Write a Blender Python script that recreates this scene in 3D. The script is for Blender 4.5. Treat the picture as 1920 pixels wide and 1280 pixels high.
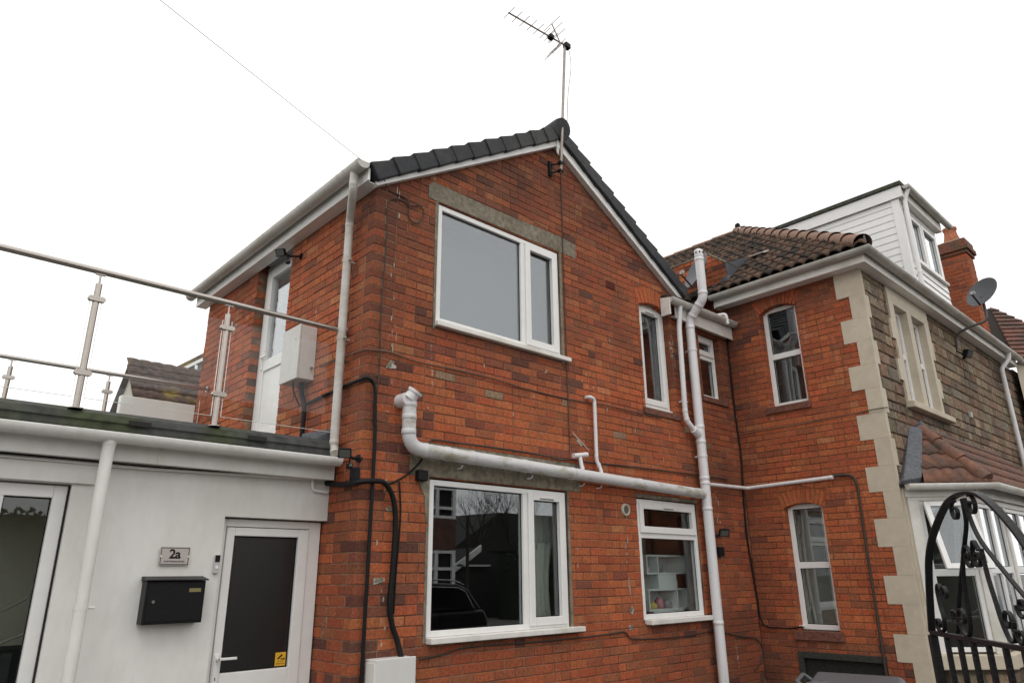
import bpy, bmesh, math, random
from mathutils import Vector, Matrix
random.seed(7)
R = math.radians
for o in list(bpy.data.objects): bpy.data.objects.remove(o)
scene = bpy.context.scene
COL = scene.collection

# ------------------------------------------------------------------ camera
CAM = Vector((-2.7914, -4.676, 1.55)); YAW, PITCH, ROLL = R(43.066), R(18.466), R(-0.6286)
fwd = Vector((math.sin(YAW)*math.cos(PITCH), math.cos(YAW)*math.cos(PITCH), math.sin(PITCH)))
rgt = Vector((math.cos(YAW), -math.sin(YAW), 0)); upv = rgt.cross(fwd)
r2 = math.cos(ROLL)*rgt + math.sin(ROLL)*upv; u2 = -math.sin(ROLL)*rgt + math.cos(ROLL)*upv
cd = bpy.data.cameras.new('camera'); cam = bpy.data.objects.new('camera', cd); COL.objects.link(cam)
m = Matrix((r2, u2, -fwd)).transposed().to_4x4(); m.translation = CAM
cam.matrix_world = m
cd.sensor_width = 36; cd.lens = 1316.97/1920*36; cd.clip_start = .05; cd.clip_end = 3000
scene.camera = cam
# ------------------------------------------------------------------ sky, sun, exposure
SUN_EL, SUN_AZ = R(58), R(215)          # azimuth clockwise from +Y
w = bpy.data.worlds.new('World'); scene.world = w; w.use_nodes = True
nt = w.node_tree; nt.nodes.clear()
sk = nt.nodes.new('ShaderNodeTexSky'); sk.sky_type = 'NISHITA'; sk.sun_disc = False
sk.sun_elevation = SUN_EL; sk.sun_rotation = SUN_AZ
hs = nt.nodes.new('ShaderNodeHueSaturation'); hs.inputs['Saturation'].default_value = .25
mx = nt.nodes.new('ShaderNodeMix'); mx.data_type = 'RGBA'; mx.inputs['Factor'].default_value = .94
mx.inputs['B'].default_value = (11.9, 11.75, 11.5, 1)      # even cloud deck
bg = nt.nodes.new('ShaderNodeBackground'); bg.inputs['Strength'].default_value = .1
wo = nt.nodes.new('ShaderNodeOutputWorld')
nt.links.new(sk.outputs[0], hs.inputs['Color']); nt.links.new(hs.outputs[0], mx.inputs['A'])
nt.links.new(mx.outputs['Result'], bg.inputs['Color']); nt.links.new(bg.outputs[0], wo.inputs[0])
sd = bpy.data.lights.new('sun', 'SUN'); sd.energy = .55; sd.angle = R(25); sd.color = (1, .97, .92)
so = bpy.data.objects.new('sun', sd); COL.objects.link(so)
sdir = Vector((math.sin(SUN_AZ)*math.cos(SUN_EL), math.cos(SUN_AZ)*math.cos(SUN_EL), math.sin(SUN_EL)))
so.rotation_euler = sdir.to_track_quat('Z', 'Y').to_euler(); so.location = sdir*40
scene.render.engine = 'CYCLES'
vs = scene.view_settings; vs.view_transform = 'Standard'; vs.look = 'None'; vs.exposure = .2; vs.gamma = 1; vs.use_curve_mapping = False

# ------------------------------------------------------------------ materials
MATS = {}
def mat(name, col=(.5,.5,.5), rough=.6, noise=0, nscale=8, col2=None, bump=0, bscale=60, metal=0, spec=.5, tint=False, streak=0, soot=0, stretch=(1,1,1), lo=.42, hi=.62):
    if name in MATS: return MATS[name]
    M = bpy.data.materials.new(name); M.use_nodes = True; n = M.node_tree.nodes; l = M.node_tree.links
    b = n['Principled BSDF']; b.inputs['Roughness'].default_value = rough; b.inputs['Metallic'].default_value = metal
    b.inputs['Specular IOR Level'].default_value = spec
    tc = n.new('ShaderNodeNewGeometry')
    mp = n.new('ShaderNodeMapping'); mp.inputs['Scale'].default_value = stretch; l.new(tc.outputs['Position'], mp.inputs['Vector'])
    def noi(sc, det=4, vec=None, dim='3D'):
        t = n.new('ShaderNodeTexNoise'); t.inputs['Scale'].default_value = sc; t.inputs['Detail'].default_value = det
        l.new(vec or mp.outputs[0], t.inputs['Vector']); return t.outputs['Fac']
    def mr(v, a, b_, c, d):
        t = n.new('ShaderNodeMapRange'); t.inputs[1].default_value=a; t.inputs[2].default_value=b_; t.inputs[3].default_value=c; t.inputs[4].default_value=d
        l.new(v, t.inputs[0]); return t.outputs[0]
    def mixc(f, A, B, mode='MIX'):
        t = n.new('ShaderNodeMix'); t.data_type='RGBA'; t.blend_type = mode
        for s, v in (('Factor', f), ('A', A), ('B', B)):
            i = t.inputs[s] if s!='Factor' else t.inputs[0]
            if hasattr(v, 'is_linked') : l.new(v, i)
            elif isinstance(v, (int, float)): i.default_value = v
            else: i.default_value = (*v[:3], 1)
        return t.outputs['Result']
    if tint:
        at = n.new('ShaderNodeAttribute'); at.attribute_name = 'tint'; c = at.outputs['Color']
    else:
        rg = n.new('ShaderNodeRGB'); rg.outputs[0].default_value = (*col, 1); c = rg.outputs[0]
    if col2 is not None: c = mixc(mr(noi(nscale, 6), lo, hi, 0, 1), c, col2)
    if noise:
        f = mr(noi(nscale*5, 5), .3, .7, 1-noise, 1+noise)
        cmb = n.new('ShaderNodeCombineColor')
        for i in range(3): l.new(f, cmb.inputs[i])
        c = mixc(1.0, c, cmb.outputs[0], 'MULTIPLY')
    if soot:
        c = mixc(mr(noi(1.3, 6), .5, .72, 0, soot), c, (.03,.022,.018))
    if tint:
        mp3 = n.new('ShaderNodeMapping'); mp3.inputs['Scale'].default_value = (28, 28, 4); l.new(tc.outputs['Position'], mp3.inputs['Vector'])
        c = mixc(mr(noi(1.0, 5, mp3.outputs[0]), .5, .78, 0, .55), c, (.11,.055,.038))
    if streak:
        mp2 = n.new('ShaderNodeMapping'); mp2.inputs['Scale'].default_value = (9, 9, 1.1); l.new(tc.outputs['Position'], mp2.inputs['Vector'])
        s1 = noi(1.0, 3, mp2.outputs[0]); s2 = noi(38, 4)
        mu = n.new('ShaderNodeMath'); mu.operation='MULTIPLY'; l.new(mr(s1,.66,.74,0,1), mu.inputs[0]); l.new(mr(s2,.5,.62,0,1), mu.inputs[1])
        mu2 = n.new('ShaderNodeMath'); mu2.operation='MULTIPLY'; l.new(mu.outputs[0], mu2.inputs[0]); mu2.inputs[1].default_value = streak
        c = mixc(mu2.outputs[0], c, (.5,.46,.42))
    l.new(c, b.inputs['Base Color'])
    if bump:
        bm_ = n.new('ShaderNodeBump'); bm_.inputs['Strength'].default_value = bump; bm_.inputs['Distance'].default_value = .01
        l.new(noi(bscale, 6), bm_.inputs['Height']); l.new(bm_.outputs[0], b.inputs['Normal'])
    MATS[name] = M; return M
def glass(name, tint=(.86,.9,.9), f0=.045, scale=1.0, rough=0.0, wob=0):
    if name in MATS: return MATS[name]
    M = bpy.data.materials.new(name); M.use_nodes = True; n = M.node_tree.nodes; l = M.node_tree.links; n.clear()
    g = n.new('ShaderNodeNewGeometry'); d = n.new('ShaderNodeVectorMath'); d.operation='DOT_PRODUCT'
    l.new(g.outputs['Incoming'], d.inputs[0]); l.new(g.outputs['Normal'], d.inputs[1])
    a = n.new('ShaderNodeMath'); a.operation='ABSOLUTE'; l.new(d.outputs['Value'], a.inputs[0])
    s = n.new('ShaderNodeMath'); s.operation='SUBTRACT'; s.inputs[0].default_value=1; l.new(a.outputs[0], s.inputs[1])
    p = n.new('ShaderNodeMath'); p.operation='POWER'; l.new(s.outputs[0], p.inputs[0]); p.inputs[1].default_value=5
    q = n.new('ShaderNodeMath'); q.operation='MULTIPLY_ADD'; l.new(p.outputs[0], q.inputs[0]); q.inputs[1].default_value=(1-f0)*scale; q.inputs[2].default_value=f0*scale
    t = n.new('ShaderNodeBsdfTransparent'); t.inputs[0].default_value=(*tint,1)
    gl = n.new('ShaderNodeBsdfGlossy'); gl.inputs['Roughness'].default_value = rough; gl.inputs['Color'].default_value=(.95,.97,1,1)
    if wob:
        no = n.new('ShaderNodeTexNoise'); no.inputs['Scale'].default_value = 1.6; l.new(g.outputs['Position'], no.inputs['Vector'])
        bu = n.new('ShaderNodeBump'); bu.inputs['Strength'].default_value = wob; bu.inputs['Distance'].default_value=.02
        l.new(no.outputs['Fac'], bu.inputs['Height']); l.new(bu.outputs[0], gl.inputs['Normal'])
    mi = n.new('ShaderNodeMixShader'); l.new(q.outputs[0], mi.inputs[0]); l.new(t.outputs[0], mi.inputs[1]); l.new(gl.outputs[0], mi.inputs[2])
    o = n.new('ShaderNodeOutputMaterial'); l.new(mi.outputs[0], o.inputs[0]); MATS[name]=M; return M

M_BRICK = mat('brick', tint=True, rough=.9, noise=.3, nscale=9, bump=.35, bscale=170, streak=.8, soot=.28, spec=.25)
M_BRICK2 = mat('brick_side', tint=True, rough=.9, noise=.28, nscale=9, bump=.35, bscale=170, streak=.45, soot=.35, spec=.25)
M_MORT = mat('mortar', (.27,.165,.11), .95, noise=.35, nscale=1.6, col2=(.10,.058,.042), lo=.42, hi=.66, bump=.4, bscale=200, spec=.2)
M_MORT2 = mat('mortar_dark', (.22,.125,.08), .95, noise=.35, nscale=1.6, col2=(.085,.05,.037), lo=.4, hi=.64, bump=.4, bscale=200, spec=.2)
M_STONE = mat('stone', tint=True, rough=.95, noise=.4, nscale=7, bump=1.0, bscale=34, soot=.5, spec=.2)
M_SMORT = mat('stone_mortar', (.10,.08,.062), .95, noise=.3, bump=.4, spec=.2)
M_CREAM = mat('cream_paint', (.53,.465,.365), .7, noise=.05, nscale=3, col2=(.45,.39,.30), lo=.5, hi=.75, bump=.12, bscale=40)
M_RENDER = mat('white_render', (.75,.742,.715), .75, noise=.03, nscale=2.2, col2=(.67,.66,.62), lo=.45, hi=.78, bump=.4, bscale=15, stretch=(1.6,1.6,.7))
M_UPVC = mat('white_upvc', (.80,.795,.78), .3, noise=.03, nscale=2)
M_UPVC_D = mat('weathered_upvc', (.74,.72,.68), .38, noise=.06, nscale=2, col2=(.52,.50,.42), lo=.52, hi=.75, stretch=(1,1,1))
M_PIPE = mat('grey_white_pipe', (.72,.71,.725), .35, noise=.03, nscale=3, col2=(.58,.57,.56), lo=.5, hi=.8, stretch=(6,6,.8))
M_GUT = mat('weathered_gutter', (.52,.50,.465), .42, noise=.08, nscale=2.5, col2=(.36,.335,.28), lo=.42, hi=.75, stretch=(1,1,2))
M_ALGAE = mat('algae_pipe', (.60,.595,.60), .5, noise=.05, nscale=5, col2=(.30,.28,.17), lo=.52, hi=.72, stretch=(.8,2,2))
M_CEM = mat('cement', (.165,.142,.103), .95, noise=.35, nscale=4, col2=(.23,.205,.155), lo=.4, hi=.65, bump=.4, bscale=70)
M_SLATE = mat('dark_tile', (.022,.024,.028), .6, spec=.35, noise=.3, nscale=3, col2=(.045,.044,.04), lo=.5, hi=.8, bump=.3, bscale=70)
M_TILE = mat('brown_tile', (.115,.066,.043), .9, noise=.5, nscale=5, col2=(.022,.018,.014), lo=.38, hi=.60, bump=.5, bscale=80)
M_HIP = mat('hip_tile', (.215,.12,.08), .85, noise=.2, nscale=4, col2=(.2,.115,.08), bump=.3, bscale=80)
M_BAYT = mat('bay_tile', (.185,.085,.055), .85, noise=.25, nscale=4, col2=(.11,.07,.055), bump=.3, bscale=80)
M_LEAD = mat('lead', (.085,.09,.105), .6, noise=.3, nscale=5, bump=.25, bscale=18, metal=.15)
M_FELT = mat('roof_felt', (.045,.047,.045), .85, noise=.4, nscale=3, col2=(.04,.05,.022), lo=.45, hi=.65, bump=.4, bscale=60)
M_STEEL = mat('steel', (.44,.40,.365), .32, metal=1.0, noise=.06)
M_STEEL_D = mat('aerial_metal', (.30,.26,.24), .45, metal=.8, noise=.15)
M_BLACK = mat('black_plastic', (.010,.010,.011), .55, spec=.2)
M_BLACKP = mat('black_paint', (.006,.006,.007), .42, spec=.28, noise=.2, nscale=14, bump=.25, bscale=130)
M_DARK = mat('dark_void', (.015,.014,.013), .9)
M_ROOM = mat('room_wall', (.34,.31,.27), .9)
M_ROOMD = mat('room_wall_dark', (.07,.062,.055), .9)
M_CURT = mat('curtain_cloth', (.78,.75,.66), .9, noise=.08, nscale=3)
M_CURTD = mat('curtain_dark', (.12,.12,.12), .9)
M_BOXW = mat('cabinet_white', (.66,.655,.63), .5, noise=.04, nscale=2, col2=(.54,.53,.49), lo=.55, hi=.85)
M_CREAMBOX = mat('cabinet_cream', (.60,.59,.56), .55, noise=.05, nscale=3, col2=(.5,.47,.4), lo=.6, hi=.8)
M_DISH = mat('dish_grey', (.10,.105,.115), .5, noise=.1)
M_TERRA = mat('terracotta', (.36,.125,.06), .8, noise=.3, nscale=5)
M_GLASSD = glass('door_glass', tint=(.45,.47,.47), f0=.045, scale=1.7, rough=.28)
M_GLASS = glass('window_glass', wob=.008, f0=.05, scale=2.5)
M_GLASSK = glass('kitchen_glass', wob=.008, f0=.045, scale=1.0)
M_GLASSU = glass('upper_glass', tint=(.8,.85,.87), f0=.10, scale=1.5, rough=.0)
M_GLASSB = glass('balustrade_glass', tint=(.985,.992,.988), f0=.04, scale=.4)
M_GLASSE = mat('glass_edge', (.80,.84,.80), .3)
M_LAMPG = mat('lamp_glass', (.10,.105,.10), .12)
M_YEL = mat('sticker_yellow', (.75,.42,.03), .5)
M_SIGN = mat('sign_plate', (.50,.45,.43), .25)
M_ASPH = mat('asphalt', (.05,.05,.05), .9, noise=.3, nscale=10, bump=.4, bscale=120)
M_PAVE = mat('paving', (.14,.135,.125), .9, noise=.2, nscale=3, col2=(.09,.087,.08), bump=.3, bscale=60)
M_HEDGE = mat('hedge_leaf', (.028,.05,.016), .7, noise=.5, nscale=3)
M_BARK = mat('bark', (.05,.042,.035), .9, noise=.3)
M_CAR = mat('car_paint', (.012,.013,.016), .2, spec=.6)
M_CHROME = mat('chrome', (.6,.6,.6), .15, metal=1)

# ------------------------------------------------------------------ mesh helpers
def xf_id(p): return Vector(p)
def front(p): return Vector((p[0], -p[1], p[2]))            # (u, outward, z) on the plane y=0
def at_front(y0): return lambda p: Vector((p[0], y0-p[1], p[2]))
def at_left(x0): return lambda p: Vector((x0-p[1], p[0], p[2]))   # u = world y, faces -x
def canted(A, d):                                            # u along d from A, outward to the camera side
    d = Vector((d[0], d[1], 0)).normalized(); nn = Vector((d.y, -d.x, 0))
    if nn.y > 0: nn = -nn
    A = Vector((A[0], A[1], 0))
    return lambda p: A + d*p[0] + nn*p[1] + Vector((0,0,p[2]))
class MB:
    def __init__(s, xf=xf_id): s.v=[]; s.f=[]; s.xf=xf; s.t=[]; s.sm=[]; s.tint=None; s.smooth=False
    def add(s, vs, fs):
        o=len(s.v); s.v += [s.xf(p) for p in vs]
        for f in fs: s.f.append([i+o for i in f]); s.t.append(s.tint); s.sm.append(s.smooth)
        return s
    def box(s, a0,a1,b0,b1,c0,c1):
        vs=[(x,y,z) for x in (a0,a1) for y in (b0,b1) for z in (c0,c1)]
        return s.add(vs, [(0,1,3,2),(4,6,7,5),(0,4,5,1),(2,3,7,6),(0,2,6,4),(1,5,7,3)])
    def hexa(s, p): return s.add(p, [(0,1,2,3),(4,7,6,5),(0,4,5,1),(1,5,6,2),(2,6,7,3),(3,7,4,0)])
    def prism(s, poly, vec):
        n=len(poly); P=[Vector(p) for p in poly]; Q=[p+Vector(vec) for p in P]
        return s.add(P+Q, [list(range(n)), list(range(2*n-1,n-1,-1))]+[(i,(i+1)%n,n+(i+1)%n,n+i) for i in range(n)])
    def slab(s, poly, d0, d1):                                # poly in (u,z), extruded along outward d
        n=len(poly); return s.add([(u,d0,z) for u,z in poly]+[(u,d1,z) for u,z in poly], [list(range(n)), list(range(2*n-1,n-1,-1))]+[(i,(i+1)%n,n+(i+1)%n,n+i) for i in range(n)])
    def tube(s, path, r, n=10, caps=True, flat=None):
        P=[Vector(p) for p in path]; rings=[]; prev=None
        rr = r if isinstance(r,(list,tuple)) else [r]*len(P)
        for i,p in enumerate(P):
            t=(P[min(i+1,len(P)-1)]-P[max(i-1,0)]).normalized()
            if prev is None: a=Vector((0,0,1)) if abs(t.z)<.9 else Vector((1,0,0)); a=(a-t*a.dot(t)).normalized()
            else: a=(prev-t*prev.dot(t)).normalized()
            prev=a; b=t.cross(a); rings.append([p+(a*math.cos(k*2*math.pi/n)+b*math.sin(k*2*math.pi/n))*rr[i] for k in range(n)])
        vs=[q for g in rings for q in g]; fs=[]
        sm=s.smooth; s.smooth=True
        for i in range(len(P)-1):
            for k in range(n): fs.append((i*n+k, i*n+(k+1)%n, (i+1)*n+(k+1)%n, (i+1)*n+k))
        s.add(vs, fs); s.smooth=sm
        if caps: s.add(rings[0], [list(range(n))]); s.add(rings[-1], [list(range(n))])
        return s
    def strip(s, path, wv, th, nrm):                           # flat bar swept along path, width vector wv, thickness along nrm x path
        P=[Vector(p) for p in path]; wv=Vector(wv); vs=[]; fs=[]
        for i,p in enumerate(P):
            t=(P[min(i+1,len(P)-1)]-P[max(i-1,0)]).normalized(); b=t.cross(wv.normalized())*th/2
            vs += [p+wv/2+b, p+wv/2-b, p-wv/2-b, p-wv/2+b]
        for i in range(len(P)-1):
            for k in range(4): fs.append((i*4+k, i*4+(k+1)%4, i*4+4+(k+1)%4, i*4+4+k))
        fs += [(0,1,2,3), (len(vs)-4,len(vs)-3,len(vs)-2,len(vs)-1)]
        return s.add(vs, fs)
    def lathe(s, prof, c=(0,0,0), ax=(0,0,1), n=20):
        ax=Vector(ax).normalized(); a=Vector((1,0,0)) if abs(ax.x)<.9 else Vector((0,1,0)); a=(a-ax*a.dot(ax)).normalized(); b=ax.cross(a); c=Vector(c)
        vs=[c+ax*h+(a*math.cos(k*2*math.pi/n)+b*math.sin(k*2*math.pi/n))*r for r,h in prof for k in range(n)]
        sm=s.smooth; s.smooth=True
        s.add(vs, [(i*n+k, i*n+(k+1)%n, (i+1)*n+(k+1)%n, (i+1)*n+k) for i in range(len(prof)-1) for k in range(n)]); s.smooth=sm; return s
    def mesh(s, name):
        me=bpy.data.meshes.new(name); me.from_pydata([tuple(v) for v in s.v], [], s.f)
        if any(t is not None for t in s.t):
            ca=me.color_attributes.new('tint','FLOAT_COLOR','CORNER'); buf=[]
            for f,t in zip(s.f,s.t): buf += list((*(t or (.5,.5,.5)),1))*len(f)
            ca.data.foreach_set('color', buf)
        bm=bmesh.new(); bm.from_mesh(me); bmesh.ops.recalc_face_normals(bm, faces=bm.faces); bm.to_mesh(me); bm.free()
        me.polygons.foreach_set('use_smooth', s.sm); me.update(); return me
    def obj(s, name, m, parent=None, bevel=0):
        me=s.mesh(name); me.materials.append(m); return link(name, me, parent, bevel)
def link(name, me, parent=None, bevel=0):
    o=bpy.data.objects.new(name, me); COL.objects.link(o); setp(o, parent)
    if bevel:
        b=o.modifiers.new('bevel','BEVEL'); b.width=bevel; b.segments=2; b.limit_method='ANGLE'; b.angle_limit=R(40)
    return o
def setp(o, parent):
    if parent is None: return
    o.parent=parent
    if parent.type=='EMPTY': o.matrix_parent_inverse = Matrix.Translation(-parent.location)
def tag(o, label, cat, group=None):
    o['label']=label; o['category']=cat
    if group: o['group']=group
    return o
def thing(name, loc, label, cat, group=None):
    o=bpy.data.objects.new(name, None); COL.objects.link(o); o.location=loc; o.empty_display_size=.1
    return tag(o, label, cat, group)
def kind(o, k): o['kind']=k; return o
def arc_pts(path, n=5, rad=.08):                               # rounds the corners of a polyline
    P=[Vector(p) for p in path]; out=[P[0]]
    for i in range(1,len(P)-1):
        a,b,c=P[i-1],P[i],P[i+1]; r1=min(rad,(a-b).length*.45,(c-b).length*.45)
        s=b+(a-b).normalized()*r1; e=b+(c-b).normalized()*r1
        for k in range(n+1):
            t=k/n; out.append(s*(1-t)**2+b*2*t*(1-t)+e*t*t)
    return out+[P[-1]]
def smooth_path(P, k=4):
    P=[Vector(p) for p in P]; out=[]
    for i in range(len(P)-1):
        p0,p1,p2,p3=P[max(i-1,0)],P[i],P[i+1],P[min(i+2,len(P)-1)]
        for j in range(k):
            t=j/k; out.append(.5*((2*p1)+(p2-p0)*t+(2*p0-5*p1+4*p2-p3)*t*t+(3*p1-p0-3*p2+p3)*t**3))
    return out+[P[-1]]

# ------------------------------------------------------------------ polygon clipping for brickwork
def clip(poly, a, b, c):                                       # keep a*u+b*z<=c
    out=[]; n=len(poly)
    for i in range(n):
        p,q=poly[i],poly[(i+1)%n]; dp=a*p[0]+b*p[1]-c; dq=a*q[0]+b*q[1]-c
        if dp<=0: out.append(p)
        if (dp<0<dq) or (dq<0<dp):
            t=dp/(dp-dq); out.append((p[0]+(q[0]-p[0])*t, p[1]+(q[1]-p[1])*t))
    return out
def area(p): return abs(sum(p[i][0]*p[(i+1)%len(p)][1]-p[(i+1)%len(p)][0]*p[i][1] for i in range(len(p))))/2 if len(p)>2 else 0
def edges(h):
    s=sum(h[i][0]*h[(i+1)%len(h)][1]-h[(i+1)%len(h)][0]*h[i][1] for i in range(len(h)))
    if s<0: h=h[::-1]
    return [((q[1]-p[1]), -(q[0]-p[0]), (q[1]-p[1])*p[0]-(q[0]-p[0])*p[1]) for p,q in zip(h, h[1:]+h[:1])]
def subtract(poly, hole):
    out=[]; cur=poly
    us=[h[0] for h in hole]; zs=[h[1] for h in hole]; pu=[p[0] for p in poly]; pz=[p[1] for p in poly]
    if max(pu)<=min(us) or min(pu)>=max(us) or max(pz)<=min(zs) or min(pz)>=max(zs): return [poly]
    es=edges(list(hole)); es.sort(key=lambda e: -abs(e[0])/(abs(e[0])+abs(e[1])+1e-9))
    for a,b,c in es:
        o=clip(cur,-a,-b,-c)
        if area(o)>1e-6: out.append(o)
        cur=clip(cur,a,b,c)
        if area(cur)<1e-6: break
    return out
def rect(u0,u1,z0,z1): return [(u0,z0),(u1,z0),(u1,z1),(u0,z1)]
def add_brick(mb, poly, tint, depth=.102, bev=.004, bulge=0, jit=.0012):
    n=len(poly); cu=sum(p[0] for p in poly)/n; cz=sum(p[1] for p in poly)/n
    pr=random.uniform(-.0022,.0026)
    cl=lambda v,k: max(-k,min(k,v))
    ins=[(u+cl(cu-u,bev)+random.uniform(-jit,jit), pr+bulge*random.uniform(.5,1.3)+random.uniform(-.0006,.0006), z+cl(cz-z,bev)+random.uniform(-jit,jit)) for u,z in poly]
    mid=[(u+random.uniform(-jit,jit)*.5, pr-.0035, z+random.uniform(-jit,jit)*.5) for u,z in poly]
    bk=[(u,-depth,z) for u,z in poly]
    fs=[list(range(n))]+[(n+i,n+(i+1)%n,(i+1)%n,i) for i in range(n)]+[(2*n+i,2*n+(i+1)%n,n+(i+1)%n,n+i) for i in range(n)]
    mb.tint=tint; mb.add(ins+mid+bk, fs)
def courses(u0,u1,z0,z1,ch,holes,clips,even_start,odd_start,head=.12):
    res=[]; L=.225; g=.0038; k=int(round(z0/ch)); z=k*ch
    while z<z1:
        u=even_start if k%2==0 else odd_start
        while u<u0-.3: u+=L
        while u<u1-.01:
            ln=L
            segs=[(u,u+L)]
            if random.random()<head: segs=[(u,u+L/2),(u+L/2,u+L)]
            for a,b in segs:
                a2=max(a,u0)+(g if a>u0+1e-6 else 0); b2=min(b,u1)-(g if b<u1 else 0)
                if b2-a2>.02:
                    ps=[rect(a2,b2,z+g,z+ch-g)]
                    for c in clips: ps=[q for q in (clip(p,*c) for p in ps) if area(q)>2e-4]
                    for h in holes: ps=[q for p in ps for q in subtract(p,h) if area(q)>2.5e-4]
                    res += ps
            u+=L
        z+=ch; k+=1
    return res
def arch(uc, hw, zs, rise, ring, n, tint):
    Rr=(hw*hw+rise*rise)/(2*rise); zc=zs+rise-Rr; th=math.asin(hw/Rr); vo=[]
    for i in range(n):
        a0=-th+2*th*i/n+.0045/Rr; a1=-th+2*th*(i+1)/n-.0045/Rr
        P=lambda a,r:(uc+r*math.sin(a), zc+r*math.cos(a))
        vo.append(([P(a0,Rr),P(a1,Rr),P(a1,Rr+ring),P(a0,Rr+ring)], tint()))
    outer=[(uc+(Rr+ring)*math.sin(-th+2*th*i/8), zc+(Rr+ring)*math.cos(-th+2*th*i/8)) for i in range(9)]
    hole=[(uc-hw,zs),(uc+hw,zs)]+outer[::-1]
    return vo, hole
def build_wall(house, xf, polys, backs, holes, mortar, brickmat, name='wall', depth=.2, rec=.006):
    mb=MB(xf)
    for p in backs:
        ps=[p]
        for h in holes: ps=[q for r in ps for q in subtract(r,h) if area(q)>1e-6]
        for q in ps: mb.slab(q,-rec,-depth)
    wall=mb.obj(name, mortar, house)
    C=CAM; items=[]
    for poly,t in polys:
        c=xf((sum(p[0] for p in poly)/len(poly),0,sum(p[1] for p in poly)/len(poly))); nn=(xf((0,1,0))-xf((0,0,0)))
        d=C-c; s=area(poly)*max(0.02,d.normalized().dot(nn))/d.length_squared
        v=c-CAM; zf=v.dot(fwd); inside = zf>0 and abs(v.dot(r2)/zf)<.74 and abs(v.dot(u2)/zf)<.49
        items.append((s if inside else 0, poly, t, xf, wall, brickmat))
    return wall, items
def emit_bricks(items, cap, name, stuffname, bulge=0, bev=.004, jit=.0012):
    items=sorted(items, key=lambda i:-i[0]); rest={}
    for k,(s,poly,t,xf,wall,bm_) in enumerate(items):
        if k<cap:
            mb=MB(xf); add_brick(mb,poly,t,bulge=bulge,bev=bev,jit=jit); mb.obj(name,bm_,wall)
        else:
            r=rest.setdefault(wall.name,(MB(xf),wall,bm_)); add_brick(r[0],poly,t,bulge=bulge,bev=bev,jit=jit)
    for mb,wall,bm_ in rest.values(): kind(mb.obj(stuffname,bm_,wall),'stuff')

# ------------------------------------------------------------------ windows
def window(house, xf, u0,u1,z0,z1, d, cols=None, rows=None, fw=.055, sill=None, sash=(), vent=(), gl=None, dp=.07, m=None, label=None, glass_d=-.035):
    """frame with mullions at cols / transoms at rows (centre positions); sash = list of cell indexes that open"""
    m=m or M_UPVC; gl=gl or M_GLASS
    us=[u0]+list(cols or [])+[u1]; zs=[z0]+list(rows or [])+[z1]; mw=.036
    f=MB(xf); f.box(u0,u0+fw,d-dp,d,z0,z1); f.box(u1-fw,u1,d-dp,d,z0,z1); f.box(u0+fw,u1-fw,d-dp,d,z0,z0+fw); f.box(u0+fw,u1-fw,d-dp,d,z1-fw,z1)
    for c in us[1:-1]: f.box(c-mw,c+mw,d-dp+.001,d-.001,z0+fw,z1-fw)
    for r in zs[1:-1]: f.box(u0+fw,u1-fw,d-dp+.002,d-.002,r-mw,r+mw)
    fr=f.obj('window',m,house,.004)
    if label: fr['label']=label
    k=0
    for j in range(len(zs)-1):
        for i in range(len(us)-1):
            a=us[i]+(fw if i==0 else mw); b=us[i+1]-(fw if i==len(us)-2 else mw); c=zs[j]+(fw if j==0 else mw); e=zs[j+1]-(fw if j==len(zs)-2 else mw)
            if k in sash:
                s=MB(xf); o=.018; sw=.05; p=d+.016
                s.box(a-o,a+sw,d+.001,p,c-o,e+o); s.box(b-sw,b+o,d+.001,p,c-o,e+o); s.box(a+sw,b-sw,d+.001,p,c-o,c+sw); s.box(a+sw,b-sw,d+.001,p,e-sw,e+o)
                s.box(a,a+sw-.004,d-.05,d,c,e); s.box(b-sw+.004,b,d-.05,d,c,e); s.box(a+sw-.004,b-sw+.004,d-.05,d,c,c+sw-.004); s.box(a+sw-.004,b-sw+.004,d-.05,d,e-sw+.004,e)
                s.obj('sash',m,fr,.004)
                if k in vent:
                    v=MB(xf); v.box((a+b)/2-.09,(a+b)/2+.09,p+.001,p+.009,e-sw+.018,e-sw+.030); v.obj('trickle_vent',M_UPVC_D,fr,.002)
                    v=MB(xf); v.box((a+b)/2-.088,(a+b)/2+.088,p+.001,p+.007,e-sw+.013,e-sw+.018); v.obj('vent_slot',M_DARK,fr)
                a+=sw;b-=sw;c+=sw;e-=sw
            p=MB(xf); p.box(a-.008,b+.008,d+glass_d-.003,d+glass_d+.003,c-.008,e+.008); p.obj('pane',gl,fr)
            g=MB(xf); gd=d+glass_d+.004; q=.007
            g.box(a,a+q,gd,gd+.004,c,e); g.box(b-q,b,gd,gd+.004,c,e); g.box(a+q,b-q,gd,gd+.004,c,c+q); g.box(a+q,b-q,gd,gd+.004,e-q,e); g.obj('gasket',M_BLACK,fr)
            k+=1
    if sill:
        a,b,zb,zt,out=sill; s=MB(xf); s.slab([(a,zb),(b,zb),(b,zt),(a,zt)],d-.01,out); s.obj('sill',M_UPVC_D,fr,.006)
    return fr
def room(house, xf, u0,u1,z0,z1, d0, depth, m=None):
    mb=MB(xf); a,b=u0,u1; vs=[(a,d0,z0),(b,d0,z0),(b,d0,z1),(a,d0,z1),(a,d0-depth,z0),(b,d0-depth,z0),(b,d0-depth,z1),(a,d0-depth,z1)]
    mb.add(vs,[(4,5,6,7),(0,1,5,4),(2,3,7,6),(1,2,6,5),(3,0,4,7)])
    return mb.obj('room_lining', m or M_ROOM, house)
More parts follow.
